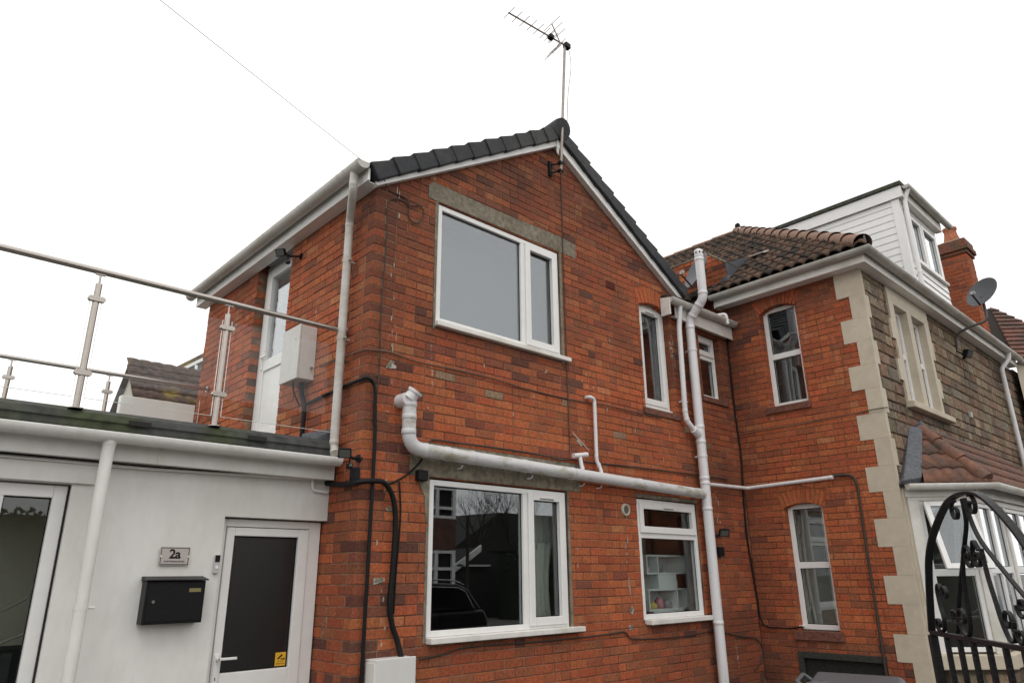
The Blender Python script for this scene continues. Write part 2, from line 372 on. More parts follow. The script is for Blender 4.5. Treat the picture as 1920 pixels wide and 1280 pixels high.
def curtain(xf,u0,u1,z0,z1,d,label,m=None,waves=6,amp=.02,gather=0):
    n=waves*8; vs=[]; fs=[]
    for j in range(7):
        t=j/6; z=z1+(z0-z1)*t; pin=1-gather*math.sin(math.pi*min(1,t*1.0))
        for i in range(n+1):
            s=i/n; u=u0+(u1-u0)*s*pin; a=amp*(1+.5*t)
            vs.append((u, d+a*math.sin(s*waves*2*math.pi+.6*math.sin(3*t))+.01*math.sin(s*17), z))
    for j in range(6):
        for i in range(n): q=j*(n+1)+i; fs.append((q,q+1,q+n+2,q+n+1))
    mb=MB(xf); mb.smooth=True; mb.add(vs,fs); o=mb.obj('curtain',m or M_CURT); s=o.modifiers.new('solid','SOLIDIFY'); s.thickness=.003
    return tag(o,label,'curtain')
def pipe(parent,name,path,r,m,joints=(),n=14,rad=.09,clips=(),clipdir=(0,1,0)):
    mb=MB(); P=arc_pts(path,5,rad) if len(path)>2 else path; mb.tube(P,r,n)
    o=mb.obj(name,m,parent)
    for j,dv in joints:
        j=Vector(j); dv=Vector(dv).normalized(); c=MB(); c.tube([j-dv*.021,j-dv*.018,j+dv*.018,j+dv*.021],[r*1.01,r*1.07,r*1.07,r*1.01],n); c.obj('collar',m,o)
    for j,dv in clips:
        j=Vector(j); dv=Vector(dv).normalized(); c=MB(); c.tube([j-dv*.012,j+dv*.012],r*1.1,n)
        cd_=Vector(clipdir); e=j+cd_*(r+.045); side=dv.cross(cd_).normalized()
        c.tube([j+side*(r*.95)*-1, j+side*(r+.035)*-1],.008,6); c.tube([j+cd_*r*.6,e],.012,6); c.obj('clip',m,o)
    return o
def gutter(parent,path,m,r=.056,brackets=(),outdir=None,name='gutter'):
    P=[Vector(p) for p in path]; prof=[(math.cos(a),math.sin(a)) for a in [math.pi+math.pi*k/10 for k in range(11)]]
    prof=[(-1,.12)]+prof+[(1,.12),(.93,.12)]+[(c*.92,s_*.92) for c,s_ in prof[::-1]]+[(-.93,.12)]
    n=len(prof); vs=[]; fs=[]
    for i,p in enumerate(P):
        if 0<i<len(P)-1:
            t1=(P[i]-P[i-1]).normalized(); t2=(P[i+1]-P[i]).normalized(); t=(t1+t2).normalized(); sc=1/max(.4,t.dot(t1))
        else: t=(P[min(i+1,len(P)-1)]-P[max(i-1,0)]).normalized(); sc=1
        sd_=Vector((t.y,-t.x,0)).normalized()
        vs += [p+sd_*c*r*sc+Vector((0,0,s_*r)) for c,s_ in prof]
    mb=MB(); mb.smooth=True
    mb.add(vs,[(i*n+k,i*n+(k+1)%n,(i+1)*n+(k+1)%n,(i+1)*n+k) for i in range(len(P)-1) for k in range(n)]); mb.smooth=False
    k2=12
    for e in (0,len(P)-1): mb.add(vs[e*n:e*n+k2+1],[list(range(k2+1))])
    g=mb.obj(name,m,parent)
    for b,t in brackets:
        b=Vector(b); t=Vector(t).normalized(); sd_=Vector((t.y,-t.x,0)); c=MB(); w_=.014
        for s in (0,):
            ring=[(math.cos(math.pi+math.pi*k/10),math.sin(math.pi+math.pi*k/10)) for k in range(11)]; rr=r*1.06; r1=r*.99
            vs2=[]; fs2=[]
            for tt in (-w_,w_):
                for c_,s_ in ring: vs2.append(b+t*tt+sd_*c_*rr+Vector((0,0,s_*rr+.004)))
                for c_,s_ in ring: vs2.append(b+t*tt+sd_*c_*r1+Vector((0,0,s_*r1)))
            N=11
            for k in range(N-1): fs2+=[(k,k+1,2*N+k+1,2*N+k),(N+k,3*N+k,3*N+k+1,N+k+1),(k,N+k,N+k+1,k+1),(2*N+k,2*N+k+1,3*N+k+1,3*N+k)]
            c.add(vs2,fs2)
        c.obj('bracket',m,g)
    return g
# ================================================================== SETTING
GZ=-.15
kind(MB().box(-400,400,-400,400,GZ-.3,GZ).obj('ground',M_PAVE),'structure')
kind(MB().box(-400,400,-15.5,-6.2,GZ,GZ+.004).obj('road',M_ASPH),'structure')
kind(MB().box(-400,400,-6.2,-6.05,GZ,GZ+.11).obj('kerb',M_PAVE),'structure')

# ================================================================== BRICK GABLE HOUSE
H=thing('brick_house',(2.3,1.5,GZ),'red brick gabled house with two large white windows and dark grey roof edge tiles','house')
CH=.0752
OR=(.45,.124,.048); RD=(.395,.103,.044); BR=(.32,.098,.047); DK=(.14,.055,.039); PU=(.245,.08,.047); OC=(.46,.16,.07); BE=(.30,.19,.12)
def jit(c,a=.10):
    k=1+random.uniform(-a,a); h=random.uniform(-.05,.05); return (c[0]*k, c[1]*k*(1+h*2.5), c[2]*k*(1+h*2))
def pick(ws):
    t=random.random()*sum(w_ for w_,_ in ws)
    for w_,c in ws:
        t-=w_
        if t<0: return jit(c)
    return jit(ws[-1][1])
from mathutils import noise as mnoise
def soot_shade(c,u,z,k=0):  # soot and overhang shade, both mixed into the brick tint
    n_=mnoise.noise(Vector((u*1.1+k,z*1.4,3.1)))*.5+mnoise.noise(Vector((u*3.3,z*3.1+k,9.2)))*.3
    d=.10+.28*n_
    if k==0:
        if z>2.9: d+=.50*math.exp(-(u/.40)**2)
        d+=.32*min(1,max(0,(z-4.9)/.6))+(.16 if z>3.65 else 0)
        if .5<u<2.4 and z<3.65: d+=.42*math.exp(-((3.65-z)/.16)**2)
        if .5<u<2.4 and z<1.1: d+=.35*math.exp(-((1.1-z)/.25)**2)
        if u>4.25: d+=.34*min(1,(u-4.25)/.35)*(1 if z>2.55 else .45)  # shade below the low eave plus staining, put into the brick colour
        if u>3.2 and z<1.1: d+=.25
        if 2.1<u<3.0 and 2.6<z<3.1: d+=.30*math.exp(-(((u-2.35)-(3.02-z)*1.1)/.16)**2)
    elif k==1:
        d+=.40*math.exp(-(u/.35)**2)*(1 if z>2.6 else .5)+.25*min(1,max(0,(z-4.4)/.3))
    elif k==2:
        d+=.38*math.exp(-(u/.30)**2)+.40*min(1,max(0,(z-4.72)/.25))+.34*min(1,max(0,(.95-z)/.5))  # darker towards the inner corner, the top and the ground
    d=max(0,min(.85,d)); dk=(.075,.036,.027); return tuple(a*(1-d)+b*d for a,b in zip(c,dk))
def tint_front(u,z): return soot_shade(tint_front0(u,z),u,z,0)
def tint_front0(u,z):
    if u<.62 and z<3.2: return pick([(5,OR),(4,RD),(3,BR),(2,DK),(2,PU),(.5,OC)])
    if z>4.95: return pick([(3,OR),(4,BR),(2,PU),(.7,DK),(2,OC),(3,RD)])
    if z>3.65: return pick([(5,RD),(4,BR),(4,OR),(1,PU),(.3,DK),(1,OC)])
    if 3.3<z<=3.65 and .5<u<2.5: return pick([(3,PU),(4,BR),(.8,DK),(4,RD)])
    if 2.85<z<=3.3: return pick([(6,OR),(5,RD),(1.5,BR),(.25,PU),(.25,BE),(.4,OC)])
    if z<1.05: return pick([(5,RD),(4,BR),(3,OR),(.6,DK),(.6,PU)])
    if u>4.6: return pick([(4,RD),(3,BR),(2,OR),(1,PU)])
    return pick([(8,OR),(4,RD),(.7,BR),(.3,PU),(.5,OC)])
aN,holeN=arch(3.9575,.3025,4.62,.065,.2,9,lambda:jit(OR,.1))
F_HOLES=[rect(.66,2.28,3.63,4.845),rect(.645,2.275,1.075,2.32),rect(3.365,4.495,1.085,2.33),rect(3.655,4.26,3.355,4.62),rect(4.9,5.4,3.69,4.56)]
CEM=[[(.545,4.849),(2.545,4.862),(2.56,5.03),(2.3,5.055),(1.4,5.03),(.60,5.045),(.55,4.99)],
     rect(.45,2.47,2.325,2.60),[(.51,2.325),(.645,2.325),(.645,1.93),(.615,1.98),(.60,2.16)],rect(.622,.645,1.075,1.93),rect(2.275,2.307,1.06,2.325),
     rect(.632,.66,3.60,4.849),rect(2.28,2.318,3.60,4.862),rect(3.35,4.51,2.33,2.375),
     rect(3.42,3.425,.60,.605),rect(3.60,4.32,3.28,3.355),rect(4.86,5.46,3.62,3.69)]
clipG=[(-.634,1,6.30-.634*2.28),(.597,1,6.30+.597*2.28)]
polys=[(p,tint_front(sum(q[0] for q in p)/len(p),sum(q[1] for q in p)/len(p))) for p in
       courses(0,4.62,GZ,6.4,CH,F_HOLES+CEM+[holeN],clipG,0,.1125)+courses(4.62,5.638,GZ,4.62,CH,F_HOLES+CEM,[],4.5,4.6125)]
polys=[pt for pt in polys]
# the corner: odd courses start behind the side wall's header
polys_unused=[(p,t) for p,t in polys if not (min(q[0] for q in p)<.10 and int((sum(q[1] for q in p)/len(p))//CH)%2==1 and max(q[0] for q in p)<.115)]
polys += aN
backs=[[(.004,GZ),(4.62,GZ),(4.62,4.895),(2.28,6.28),(.004,4.84)],rect(4.62,5.64,GZ,4.70)]
wallF,items=build_wall(H,front,polys,backs,F_HOLES[:3]+[rect(3.65,4.266,3.35,4.683),rect(4.895,5.405,3.685,4.565)],M_MORT,M_BRICK)
allb=items
# side wall facing left
def tint_left(u,z): return soot_shade(tint_left0(u,z),u,z,1)
def tint_left0(u,z):
    if z<2.4: return pick([(3,OR),(4,RD),(4,BR),(1.5,DK)])
    if z>4.2: return pick([(4,OR),(4,RD),(2,BR),(1,PU),(.6,OC)])
    return pick([(6,OR),(4,RD),(1.5,BR),(.7,PU),(.8,OC)])
XL=at_left(0)
L_HOLES=[rect(1.55,2.36,2.70,4.9)]
pl=courses(0,3.77,2.48,4.84,CH,L_HOLES,[],.1125,0)+courses(0,.56,GZ,2.48,CH,[],[],.1125,0)
pl_unused=[p for p in pl if not (max(q[0] for q in p)<.118 and int((sum(q[1] for q in p)/len(p))//CH)%2==0)]
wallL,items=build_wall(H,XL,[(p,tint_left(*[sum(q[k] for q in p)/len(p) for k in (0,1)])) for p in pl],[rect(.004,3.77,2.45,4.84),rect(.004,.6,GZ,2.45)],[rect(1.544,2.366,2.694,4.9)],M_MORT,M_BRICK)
allb=allb+items
emit_bricks(allb,300,'brick','brickwork')
for k,c in enumerate(CEM[:9]):
    mb=MB(front); j=[(u+random.uniform(-.006,.006),z+random.uniform(-.006,.006)) for u,z in c]; mb.slab(j,.004+.0006*k,-.004); mb.obj('cement_patch',M_CEM,wallF,.003)
for c in CEM[9:]: MB(front).slab(c,.022,-.09).obj('brick_sill',mat('sill_stone',(.15,.06,.04),.9,noise=.4,nscale=5,bump=.4),wallF,.006)
# back and right walls (plain, out of sight)
MB().box(.2,5.6,3.6,3.77,GZ,4.8).obj('rear_wall',M_MORT,H)
# windows
window(H,front,.672,2.268,3.672,4.836,-.012,cols=[1.762],sash=(1,),sill=(.655,2.37,3.628,3.672,.05),gl=M_GLASSU,fw=.048)
window(H,front,.658,2.264,1.113,2.306,-.012,cols=[1.742],sash=(1,),vent=(1,),sill=(.652,2.40,1.068,1.112,.07),fw=.045)
window(H,front,3.378,4.482,1.118,2.322,-.015,rows=[1.955],sash=(1,),vent=(1,),sill=(3.40,4.62,1.07,1.117,.07),fw=.05,gl=M_GLASSK)
window(H,front,3.67,4.25,3.38,4.69,-.085,sash=(0,),vent=(0,),fw=.07,sill=(3.66,4.255,3.357,3.40,-.05))
window(H,front,4.91,5.392,3.70,4.56,-.085,rows=[4.27],sash=(1,),fw=.05)
room(H,front,.25,2.9,3.2,4.85,-.2,1.6,M_ROOMD); room(H,front,.25,2.9,.0,2.5,-.2,2.6,M_ROOMD); room(H,front,3.1,5.1,.0,2.5,-.2,2.2)
room(H,front,3.4,4.5,3.0,4.75,-.2,1.2,M_ROOMD); room(H,front,4.7,5.6,3.3,4.62,-.2,1.0,M_ROOMD)
# side door up on the terrace
XD=at_left(.1)
d=MB(XD); u0,u1,z0,z1=1.56,2.35,2.72,4.80
d.box(u0,u0+.06,-.06,0,z0,z1); d.box(u1-.06,u1,-.06,0,z0,z1); d.box(u0+.06,u1-.06,-.06,0,z1-.06,z1); d.box(u0+.06,u1-.06,-.06,0,z0,z0+.05)
door=d.obj('door',M_UPVC,H,.004)
d=MB(XD); a,b=u0+.066,u1-.066; f=.1
d.box(a,a+f,-.05,.012,z0+.055,z1-.066); d.box(b-f,b,-.05,.012,z0+.055,z1-.066); d.box(a+f,b-f,-.05,.012,z1-.166,z1-.066); d.box(a+f,b-f,-.05,.012,z0+.055,z0+.22); d.box(a+f,b-f,-.05,.012,3.58,3.70)
d.obj('door_leaf',M_UPVC,door,.005)
MB(XD).box(a+f-.005,b-f+.005,-.03,-.024,3.695,z1-.16).obj('pane',M_GLASS,door)
MB(XD).box(a+f-.005,b-f+.005,-.03,-.005,z0+.215,3.585).obj('panel',M_UPVC,door)
mb=MB(XD); mb.box(u1-.155,u1-.125,.012,.022,3.60,3.82); mb.box(u1-.27,u1-.13,.035,.05,3.72,3.74); mb.box(u1-.148,u1-.132,.02,.05,3.72,3.74); mb.obj('handle',M_UPVC,door,.003)
room(H,XD,1.2,2.9,2.6,4.9,-.1,1.2,M_ROOMD)
# gable roof
sl,sr=.634,.597; RX,RZ=2.28,6.41
def roofz(x): return RZ-sl*(RX-x) if x<RX else RZ-sr*(x-RX)
mb=MB(); ys=(-.02,3.9)
for xa in (-.098,4.60):
    za=roofz(xa); mb.hexa([(RX,ys[0],RZ-.05),(xa,ys[0],za-.05),(xa,ys[1],za-.05),(RX,ys[1],RZ-.05),(RX,ys[0],RZ-.09),(xa,ys[0],za-.09),(xa,ys[1],za-.09),(RX,ys[1],RZ-.09)])
roof=mb.obj('roof',M_SLATE,H)
def verge(side,n,x_end):
    L=math.hypot(x_end-RX, roofz(x_end)-RZ); e=Vector((x_end-RX,0,roofz(x_end)-RZ))/L; nn=Vector((-e.z,0,e.x)); nn=nn if nn.z>0 else -nn
    g=(L-.10)/n; top=Vector((RX,0,RZ))
    for i in range(n):
        s0=.10+g*i-.03; s1=.10+g*(i+1); dd=.016; h=.150
        def P(s,y,o): return top+e*s+Vector((0,y,0))+nn*o
        lo_y=-.115+random.uniform(-.003,.003); st=.02
        dd=.010+random.uniform(-.003,.003); h+=random.uniform(-.004,.004)
        # upper end tucked under, lower end proud
        vs=[P(s0,lo_y+.012,-.012),P(s0,.16,-.012),P(s0,.16,-h),P(s0,lo_y+.012,-h),P(s1,lo_y,dd),P(s1,.16,dd),P(s1,.16,-h-.012),P(s1,lo_y,-h-.012)]
        MB().hexa(vs).obj('verge_tile',M_SLATE,roof,.012)
    # rows of tiles behind the verge
    mb=MB()
    for i in range(n):
        s0=.06+g*i; s1=.10+g*(i+1)
        for j in range(12):
            y0=.165+j*.31
            mb.hexa([P2 for P2 in [top+e*s0+Vector((0,y0,0))-nn*.02, top+e*s0+Vector((0,y0+.3,0))-nn*.02, top+e*s0+Vector((0,y0+.3,0))-nn*.045, top+e*s0+Vector((0,y0,0))-nn*.045,
                     top+e*s1+Vector((0,y0,0))+nn*.005, top+e*s1+Vector((0,y0+.3,0))+nn*.005, top+e*s1+Vector((0,y0+.3,0))-nn*.02, top+e*s1+Vector((0,y0,0))-nn*.02]])
    kind(mb.obj('roof_tiles',M_SLATE,roof),'stuff')
verge(-1,11,-.13); verge(1,11,4.60)
for j in range(9):
    mb=MB(); y0=-.13+j*.43; mb.tube([(RX,y0,RZ-.065),(RX,y0+.02,RZ-.06),(RX,y0+.44,RZ-.075)],[.125,.128,.122],18); mb.obj('ridge_tile',M_SLATE,roof)
# bargeboards
mb=MB(); mb.prism([(2.25,-.065,6.135),(-.03,-.065,4.72),(-.07,-.065,4.80),(-.07,-.065,4.86),(2.25,-.065,6.255)],(0,.022,0)); mb.obj('bargeboard',M_UPVC,roof,.003)
mb=MB(); mb.prism([(2.253,-.066,6.135),(4.40,-.066,4.89),(4.50,-.066,4.89),(4.50,-.066,4.98),(2.253,-.066,6.255)],(0,.022,0)); mb.obj('bargeboard',M_UPVC,roof,.003)
mb=MB(); mb.prism([(2.25,-.043,6.135),(-.03,-.043,4.72),(-.03,-.043,4.75),(2.25,-.043,6.165)],(0,.06,0)); mb.prism([(2.253,-.043,6.135),(4.40,-.043,4.89),(4.40,-.043,4.92),(2.253,-.043,6.165)],(0,.06,0)); mb.obj('barge_soffit',M_UPVC_D,roof)
MB().hexa([(2.225,-.075,6.27),(2.275,-.075,6.27),(2.262,-.075,6.02),(2.238,-.075,6.04),(2.225,-.06,6.27),(2.275,-.06,6.27),(2.262,-.06,6.02),(2.238,-.06,6.04)]).obj('barge_cover',M_UPVC,roof,.003)
# left eave
MB().box(-.125,-.105,-.066,3.86,4.735,4.905).obj('fascia',M_UPVC,roof,.003)
MB().box(-.105,-.002,-.04,3.86,4.735,4.745).obj('soffit',M_UPVC,roof)
MB().box(-.125,-.002,3.865,3.88,4.735,4.90).obj('eave_end',M_UPVC,roof,.003)
g1=gutter(roof,[(-.19,-.09,4.875),(-.19,3.93,4.875)],M_GUT,.06,[((-.19,y,4.875),(0,1,0)) for y in (-.06,.16,.26,.98,1.75,2.55,3.35)])
pipe(roof,'downpipe',[(-.19,.06,4.83),(-.19,.06,4.66),(-.075,.285,4.50),(-.075,.29,2.52),(-.085,.25,2.47)],.035,M_GUT,joints=[((-.19,.06,4.72),(0,0,1)),((-.075,.286,4.46),(0,0,1)),((-.075,.29,2.56),(0,0,1))],clips=[((-.075,.29,4.12),(0,0,1)),((-.075,.29,3.42),(0,0,1))],clipdir=(1,0,0),rad=.05)
# low eave right of the gable
MB().box(4.30,5.63,-.085,-.065,4.575,4.745).obj('fascia',M_UPVC_D,roof,.003)
MB().box(4.30,5.63,-.064,.0,4.60,4.61).obj('soffit',M_UPVC_D,roof)
MB().hexa([(4.09,-.14,4.78),(4.115,-.14,4.78),(4.115,-.14,4.56),(4.09,-.14,4.56),(4.09,-.01,4.80),(4.115,-.01,4.80),(4.115,-.01,4.56),(4.09,-.01,4.56)]).obj('eave_end',M_UPVC_D,roof,.003)
gutter(roof,[(4.11,-.125,4.775),(5.63,-.125,4.80)],M_GUT,.06,[((x,-.125,4.785),(1,0,0)) for x in (4.5,5.0,5.5)])
mb=MB(); mb.hexa([(4.12,-.10,4.83),(5.635,-.10,4.85),(5.635,2.6,5.35),(4.12,2.6,5.35),(4.12,-.10,4.80),(5.635,-.10,4.82),(5.635,2.6,5.32),(4.12,2.6,5.32)]); mb.obj('link_roof',M_SLATE,roof,.004)
# pipes on the front wall
SP=pipe(H,'soil_pipe',[(4.565,-.33,5.40),(4.565,-.33,4.83),(4.565,-.10,4.60),(4.565,-.10,GZ)],.056,M_PIPE,joints=[((4.565,-.33,5.36),(0,0,1)),((4.565,-.33,4.90),(0,0,1)),((4.565,-.26,4.76),(0,.23,-.23)),((4.565,-.15,4.65),(0,.23,-.23)),((4.565,-.1,4.50),(0,0,1)),((4.565,-.1,3.23),(0,0,1)),((4.565,-.1,3.05),(0,0,1)),((4.565,-.1,2.62),(0,0,1)),((4.565,-.1,2.56),(0,0,1)),((4.565,-.1,2.27),(0,0,1)),((4.565,-.1,1.04),(0,0,1))],clips=[((4.565,-.1,4.20),(0,0,1)),((4.565,-.1,2.88),(0,0,1))],rad=.07)
mb=MB(); mb.tube([(4.565,-.33,5.40),(4.565,-.33,5.47)],.058,16,False); mb.lathe([(.058,.0),(.052,.02),(.03,.035),(0,.04)],(4.565,-.33,5.47),(0,0,1),16); mb.obj('vent_cowl',M_PIPE,SP)
mb=MB()
for k in range(8):
    a=k*math.pi/4; mb.box(4.565+.0585*math.cos(a)-.006,4.565+.0585*math.cos(a)+.006,-.33+.0585*math.sin(a)-.006,-.33+.0585*math.sin(a)+.006,5.435,5.458)
mb.obj('cowl_slots',M_DARK,SP)
HP=pipe(H,'waste_pipe',[(.355,-.10,2.93),(.36,-.10,2.515),(4.49,-.10,2.435)],.056,M_ALGAE,joints=[((.74,-.1,2.508),(1,0,-.019)),((1.0,-.1,2.503),(1,0,-.019)),((1.62,-.1,2.49),(1,0,-.019)),((2.25,-.1,2.478),(1,0,-.019)),((3.3,-.1,2.458),(1,0,-.019)),((4.40,-.1,2.437),(1,0,-.019)),((.357,-.1,2.64),(0,0,1)),((.357,-.1,2.76),(0,0,1)),((.357,-.1,2.86),(0,0,1)),((.52,-.1,2.512),(1,0,0))],rad=.13)
pipe(H,'wall_outlet',[(.33,.0,2.90),(.33,-.13,2.90)],.058,M_PIPE,n=16)
mb=MB(); mb.tube([(.335,-.115,2.90),(.375,-.135,2.955)],.052,16); mb.obj('outlet_elbow',M_PIPE,HP); 
mb=MB(); ax=Vector((.25,-.30,.55)).normalized(); c=Vector((.375,-.135,2.955)); mb.tube([c,c+ax*.022],.064,18); mb.obj('access_cap',M_PIPE,HP)
mb=MB(); mb.tube([c+ax*.0225,c+ax*.024],.045,14); mb.obj('cap_ring',M_UPVC_D,HP)
for x in (.93,1.75,2.46,2.72): 
    mb=MB(); mb.tube([(x,-.075,2.505-.019*x-.055),(x,-.05,2.505-.019*x-.075),(x,0,2.505-.019*x-.075)],.007,6); mb.obj('pipe_hook',M_PIPE,HP)
pipe(H,'thin_waste_pipe',[(2.62,.0,3.30),(2.62,-.055,3.30),(2.69,-.055,3.285),(2.68,-.055,2.64),(2.71,-.07,2.58),(2.71,-.09,2.50)],.019,M_PIPE,joints=[((2.68,-.055,2.69),(0,0,1)),((2.70,-.065,2.60),(0,0,1))],rad=.03)
pipe(H,'tee_waste_pipe',[(2.33,-.06,2.66),(2.515,-.06,2.69)],.024,M_PIPE,joints=[((2.51,-.06,2.689),(1,0,.1))])
pipe(H,'tee_waste_pipe',[(2.42,-.06,2.665),(2.425,-.09,2.50)],.02,M_PIPE,joints=[((2.424,-.085,2.535),(0,0,1))])
pipe(H,'rain_pipe',[(4.345,-.125,4.73),(4.335,-.09,4.45),(4.33,-.07,3.36),(4.345,-.08,3.27),(4.53,-.10,3.12)],.031,M_PIPE,joints=[((4.33,-.07,3.40),(0,0,1)),((4.34,-.075,3.30),(0,0,1))],clips=[((4.33,-.07,3.52),(0,0,1))],rad=.05)
pipe(H,'branch_socket',[(4.44,-.095,3.19),(4.57,-.10,3.11)],.05,M_PIPE)
pipe(H,'side_waste_pipe',[(4.60,-.08,2.56),(5.575,-.075,2.58),(5.575,-1.17,2.605)],.022,M_PIPE,joints=[((4.68,-.08,2.561),(1,0,0)),((4.95,-.078,2.567),(1,0,0)),((5.36,-.076,2.575),(1,0,0)),((5.575,-1.15,2.605),(0,1,0))],rad=.06)
pipe(H,'overflow_pipe',[(5.30,-.02,4.86),(5.36,-.17,4.865),(5.37,-.18,4.72)],.022,M_UPVC,rad=.04)
# wall vents
mb=MB(front); mb.lathe([(.0,.012),(.042,.012),(.044,.020),(.062,.020),(.066,.0)],(3.162,0,2.192),(0,1,0),24); mb.obj('round_vent',mat('vent_cream',(.45,.42,.34),.6),H)
mb=MB(front); mb.lathe([(.0,.014),(.040,.013)],(3.162,.001,2.192),(0,1,0),20); mb.obj('vent_grille',mat('vent_dark',(.10,.09,.07),.8),H)
mb=MB(front)
for i in range(5): mb.box(3.062+i*.034,3.07+i*.034,.002,.012,4.675,4.745)
for z in (4.672,4.694,4.718,4.742): mb.box(3.058,3.212,.003,.0115,z,z+.008)
mb.obj('air_brick',mat('air_brick',(.16,.03,.02),.8),wallF)
MB(front).box(3.06,3.21,.001,.0022,4.676,4.746).obj('air_brick_back',M_DARK,wallF)
# flaked plaster scars
for (u,z,s) in ((.225,3.19,.05),(.20,1.54,.05),(.27,2.05,.03),(3.16,1.22,.045),(3.14,1.06,.04)):
    for k in range(4):
        a=random.uniform(0,6.28); q=[(u+random.uniform(-s,s)*.8+s*.55*math.cos(t)*random.uniform(.4,1),z+random.uniform(-s,s)*.5+s*.6*math.sin(t)*random.uniform(.4,1)) for t in (0,1.1,2.2,3.3,4.4,5.5)]
        cu=sum(p[0] for p in q)/6; cz=sum(p[1] for p in q)/6; q.sort(key=lambda p: math.atan2(p[1]-cz,p[0]-cu))
        MB(front).slab(q,.005+.001*k,-.003).obj('plaster_scar',M_CEM if k%2 else mat('scar_white',(.42,.39,.35),.9),wallF)

mb=MB(front); rs=random.Random(11)
def drip(u,z0,z1,n,sp=.012,hmax=.10):
    for k in range(n):
        z=rs.uniform(z0,z1); x=u+rs.gauss(0,sp); h=rs.uniform(.012,hmax)*rs.random()+.01; wd=rs.uniform(.002,.007)
        mb.slab([(x-wd,z),(x+wd*.6,z-.003),(x+wd,z+h*.6),(x+wd*.2,z+h),(x-wd*.7,z+h*.7)],.0052,-.002)
drip(.225,3.3,4.75,14,.018); drip(.235,1.0,3.1,12,.025); drip(3.155,.95,2.1,13,.02); drip(2.40,1.6,2.2,3,.01); drip(4.95,1.5,2.5,12,.03); drip(2.5,3.1,3.6,7,.2,.05); drip(2.85,2.5,2.8,4,.2); drip(1.6,2.6,3.5,9,.7,.04); drip(3.6,2.55,3.2,10,.5,.05); drip(4.7,3.3,4.4,6,.05)
mb.slab([(2.38,2.905),(2.395,2.91),(2.52,2.83),(2.64,2.752),(2.63,2.745),(2.50,2.822)],.0056,-.002); mb.slab([(2.44,2.83),(2.47,2.84),(2.53,2.79),(2.51,2.78)],.0058,-.002)
kind(mb.obj('lime_streaks',mat('lime',(.37,.32,.27),.9,noise=.3,nscale=12),wallF),'stuff')
# ================================================================== STONE FRONTED HOUSE
S=thing('stone_house',(8.5,1,GZ),'stone fronted house with red brick side, cream corner blocks and brown tiled hip roof','house')
X1=5.64; XR=lambda p: Vector((X1-p[1],-p[0],p[2])); C2=.0735
def tint_right(u,z): return soot_shade(tint_right0(u,z),u,z,2)
def tint_right0(u,z):
    if z<.9 or (u<.45 and z>3.4) or z>4.7: return pick([(4,RD),(4,BR),(1.2,PU),(2,OR),(.3,DK)])
    return pick([(7,OR),(5,RD),(1,BR),(.4,PU),(.6,OC)])
aU,hU=arch(.745,.245,4.83,.07,.19,11,lambda:jit(RD,.12)); aL,hL=arch(.7275,.2375,2.30,.05,.17,10,lambda:jit(OR,.1))
R_HOLES=[rect(.50,.99,3.56,4.83),rect(.49,.965,.92,2.30),rect(.45,1.41,.28,.63)]
sills=[rect(.44,1.02,3.475,3.56),rect(.43,1.0,.82,.92)]
qz=[5.06,4.73,4.44,4.15,3.86,3.57,3.28,2.985,2.68,2.40,2.11,1.81,1.515,1.225,.93,.657,.37,.08,GZ]
quo=[]
for i in range(len(qz)-1): quo.append((qz[i+1],qz[i],1.525 if i%2==0 else 1.67, 5.70 if i%2==0 else 5.785))
pr=courses(0,1.83,GZ,5.06,C2,R_HOLES+sills+[hU,hL]+[rect(y,1.9,a,b) for a,b,y,_ in quo],[],0,-.1125)
pr2=courses(-1.7,.1,4.62,5.97,C2,[rect(0,.3,4,5.32)],[(.646,.763,.646*.1+.763*5.727),(0,1,5.945)],-1.8,-1.9125)
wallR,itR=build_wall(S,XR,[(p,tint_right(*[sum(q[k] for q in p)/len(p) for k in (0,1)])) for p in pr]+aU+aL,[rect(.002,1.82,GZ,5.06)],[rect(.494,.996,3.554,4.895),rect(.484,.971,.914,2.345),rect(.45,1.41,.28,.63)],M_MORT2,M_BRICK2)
wallB,itB=build_wall(S,XR,[(p,pick([(3,OR),(4,RD),(3,BR),(1,DK)])) for p in pr2],[rect(-1.7,0,4.6,5.72),[(-1.7,5.72),(.1,5.72),(-.14,5.93),(-1.7,5.94)],rect(0,.1,5.32,5.72)],[],M_MORT2,M_BRICK2,name='parapet',depth=.55)
emit_bricks(itR+itB,300,'brick','brickwork')
mb=MB(XR); mb.hexa([(.105,.012,5.722),(-.14,.012,5.932),(-.14,.012,5.962),(.125,.012,5.742),(.105,-.56,5.722),(-.14,-.56,5.932),(-.14,-.56,5.962),(.125,-.56,5.742)]); mb.box(-1.7,-.14,-.56,.012,5.94,5.965); mb.obj('coping',M_CEM,wallB,.004)
mb=MB(XR); mb.hexa([(-.02,.03,5.30),(.16,.05,5.28),(.13,.02,5.52),(.0,.012,5.50),(-.02,-.3,5.42),(.2,-.3,5.42),(.15,-.3,5.62),(.0,-.3,5.60)]); mb.obj('lead_flashing',M_LEAD,wallB,.01)
mb=MB(XR); mb.hexa([(.10,.006,5.42),(.115,.006,5.42),(.115,.006,5.72),(.10,.006,5.72),(.10,-.6,5.42),(.118,-.6,5.9),(.118,-.6,6.0),(.10,-.6,6.0)]); mb.obj('lead_flashing',M_LEAD,wallB)
msill=MATS['sill_stone']
for s_ in sills: MB(XR).slab(s_,.03,-.1).obj('brick_sill',msill,wallR,.006)
for a,b,y,x in quo: MB().box(X1-.008,x,-1.842,-y,a+.0004,b-.0004).obj('quoin_block',M_CREAM,S,.0015)
window(S,XR,.50,.988,3.565,4.90,-.10,rows=[4.235],sash=(),fw=.055,label='upper sash window in the brick side wall')
window(S,XR,.49,.962,.93,2.345,-.10,rows=[1.64],fw=.055,label='lower sash window in the brick side wall')
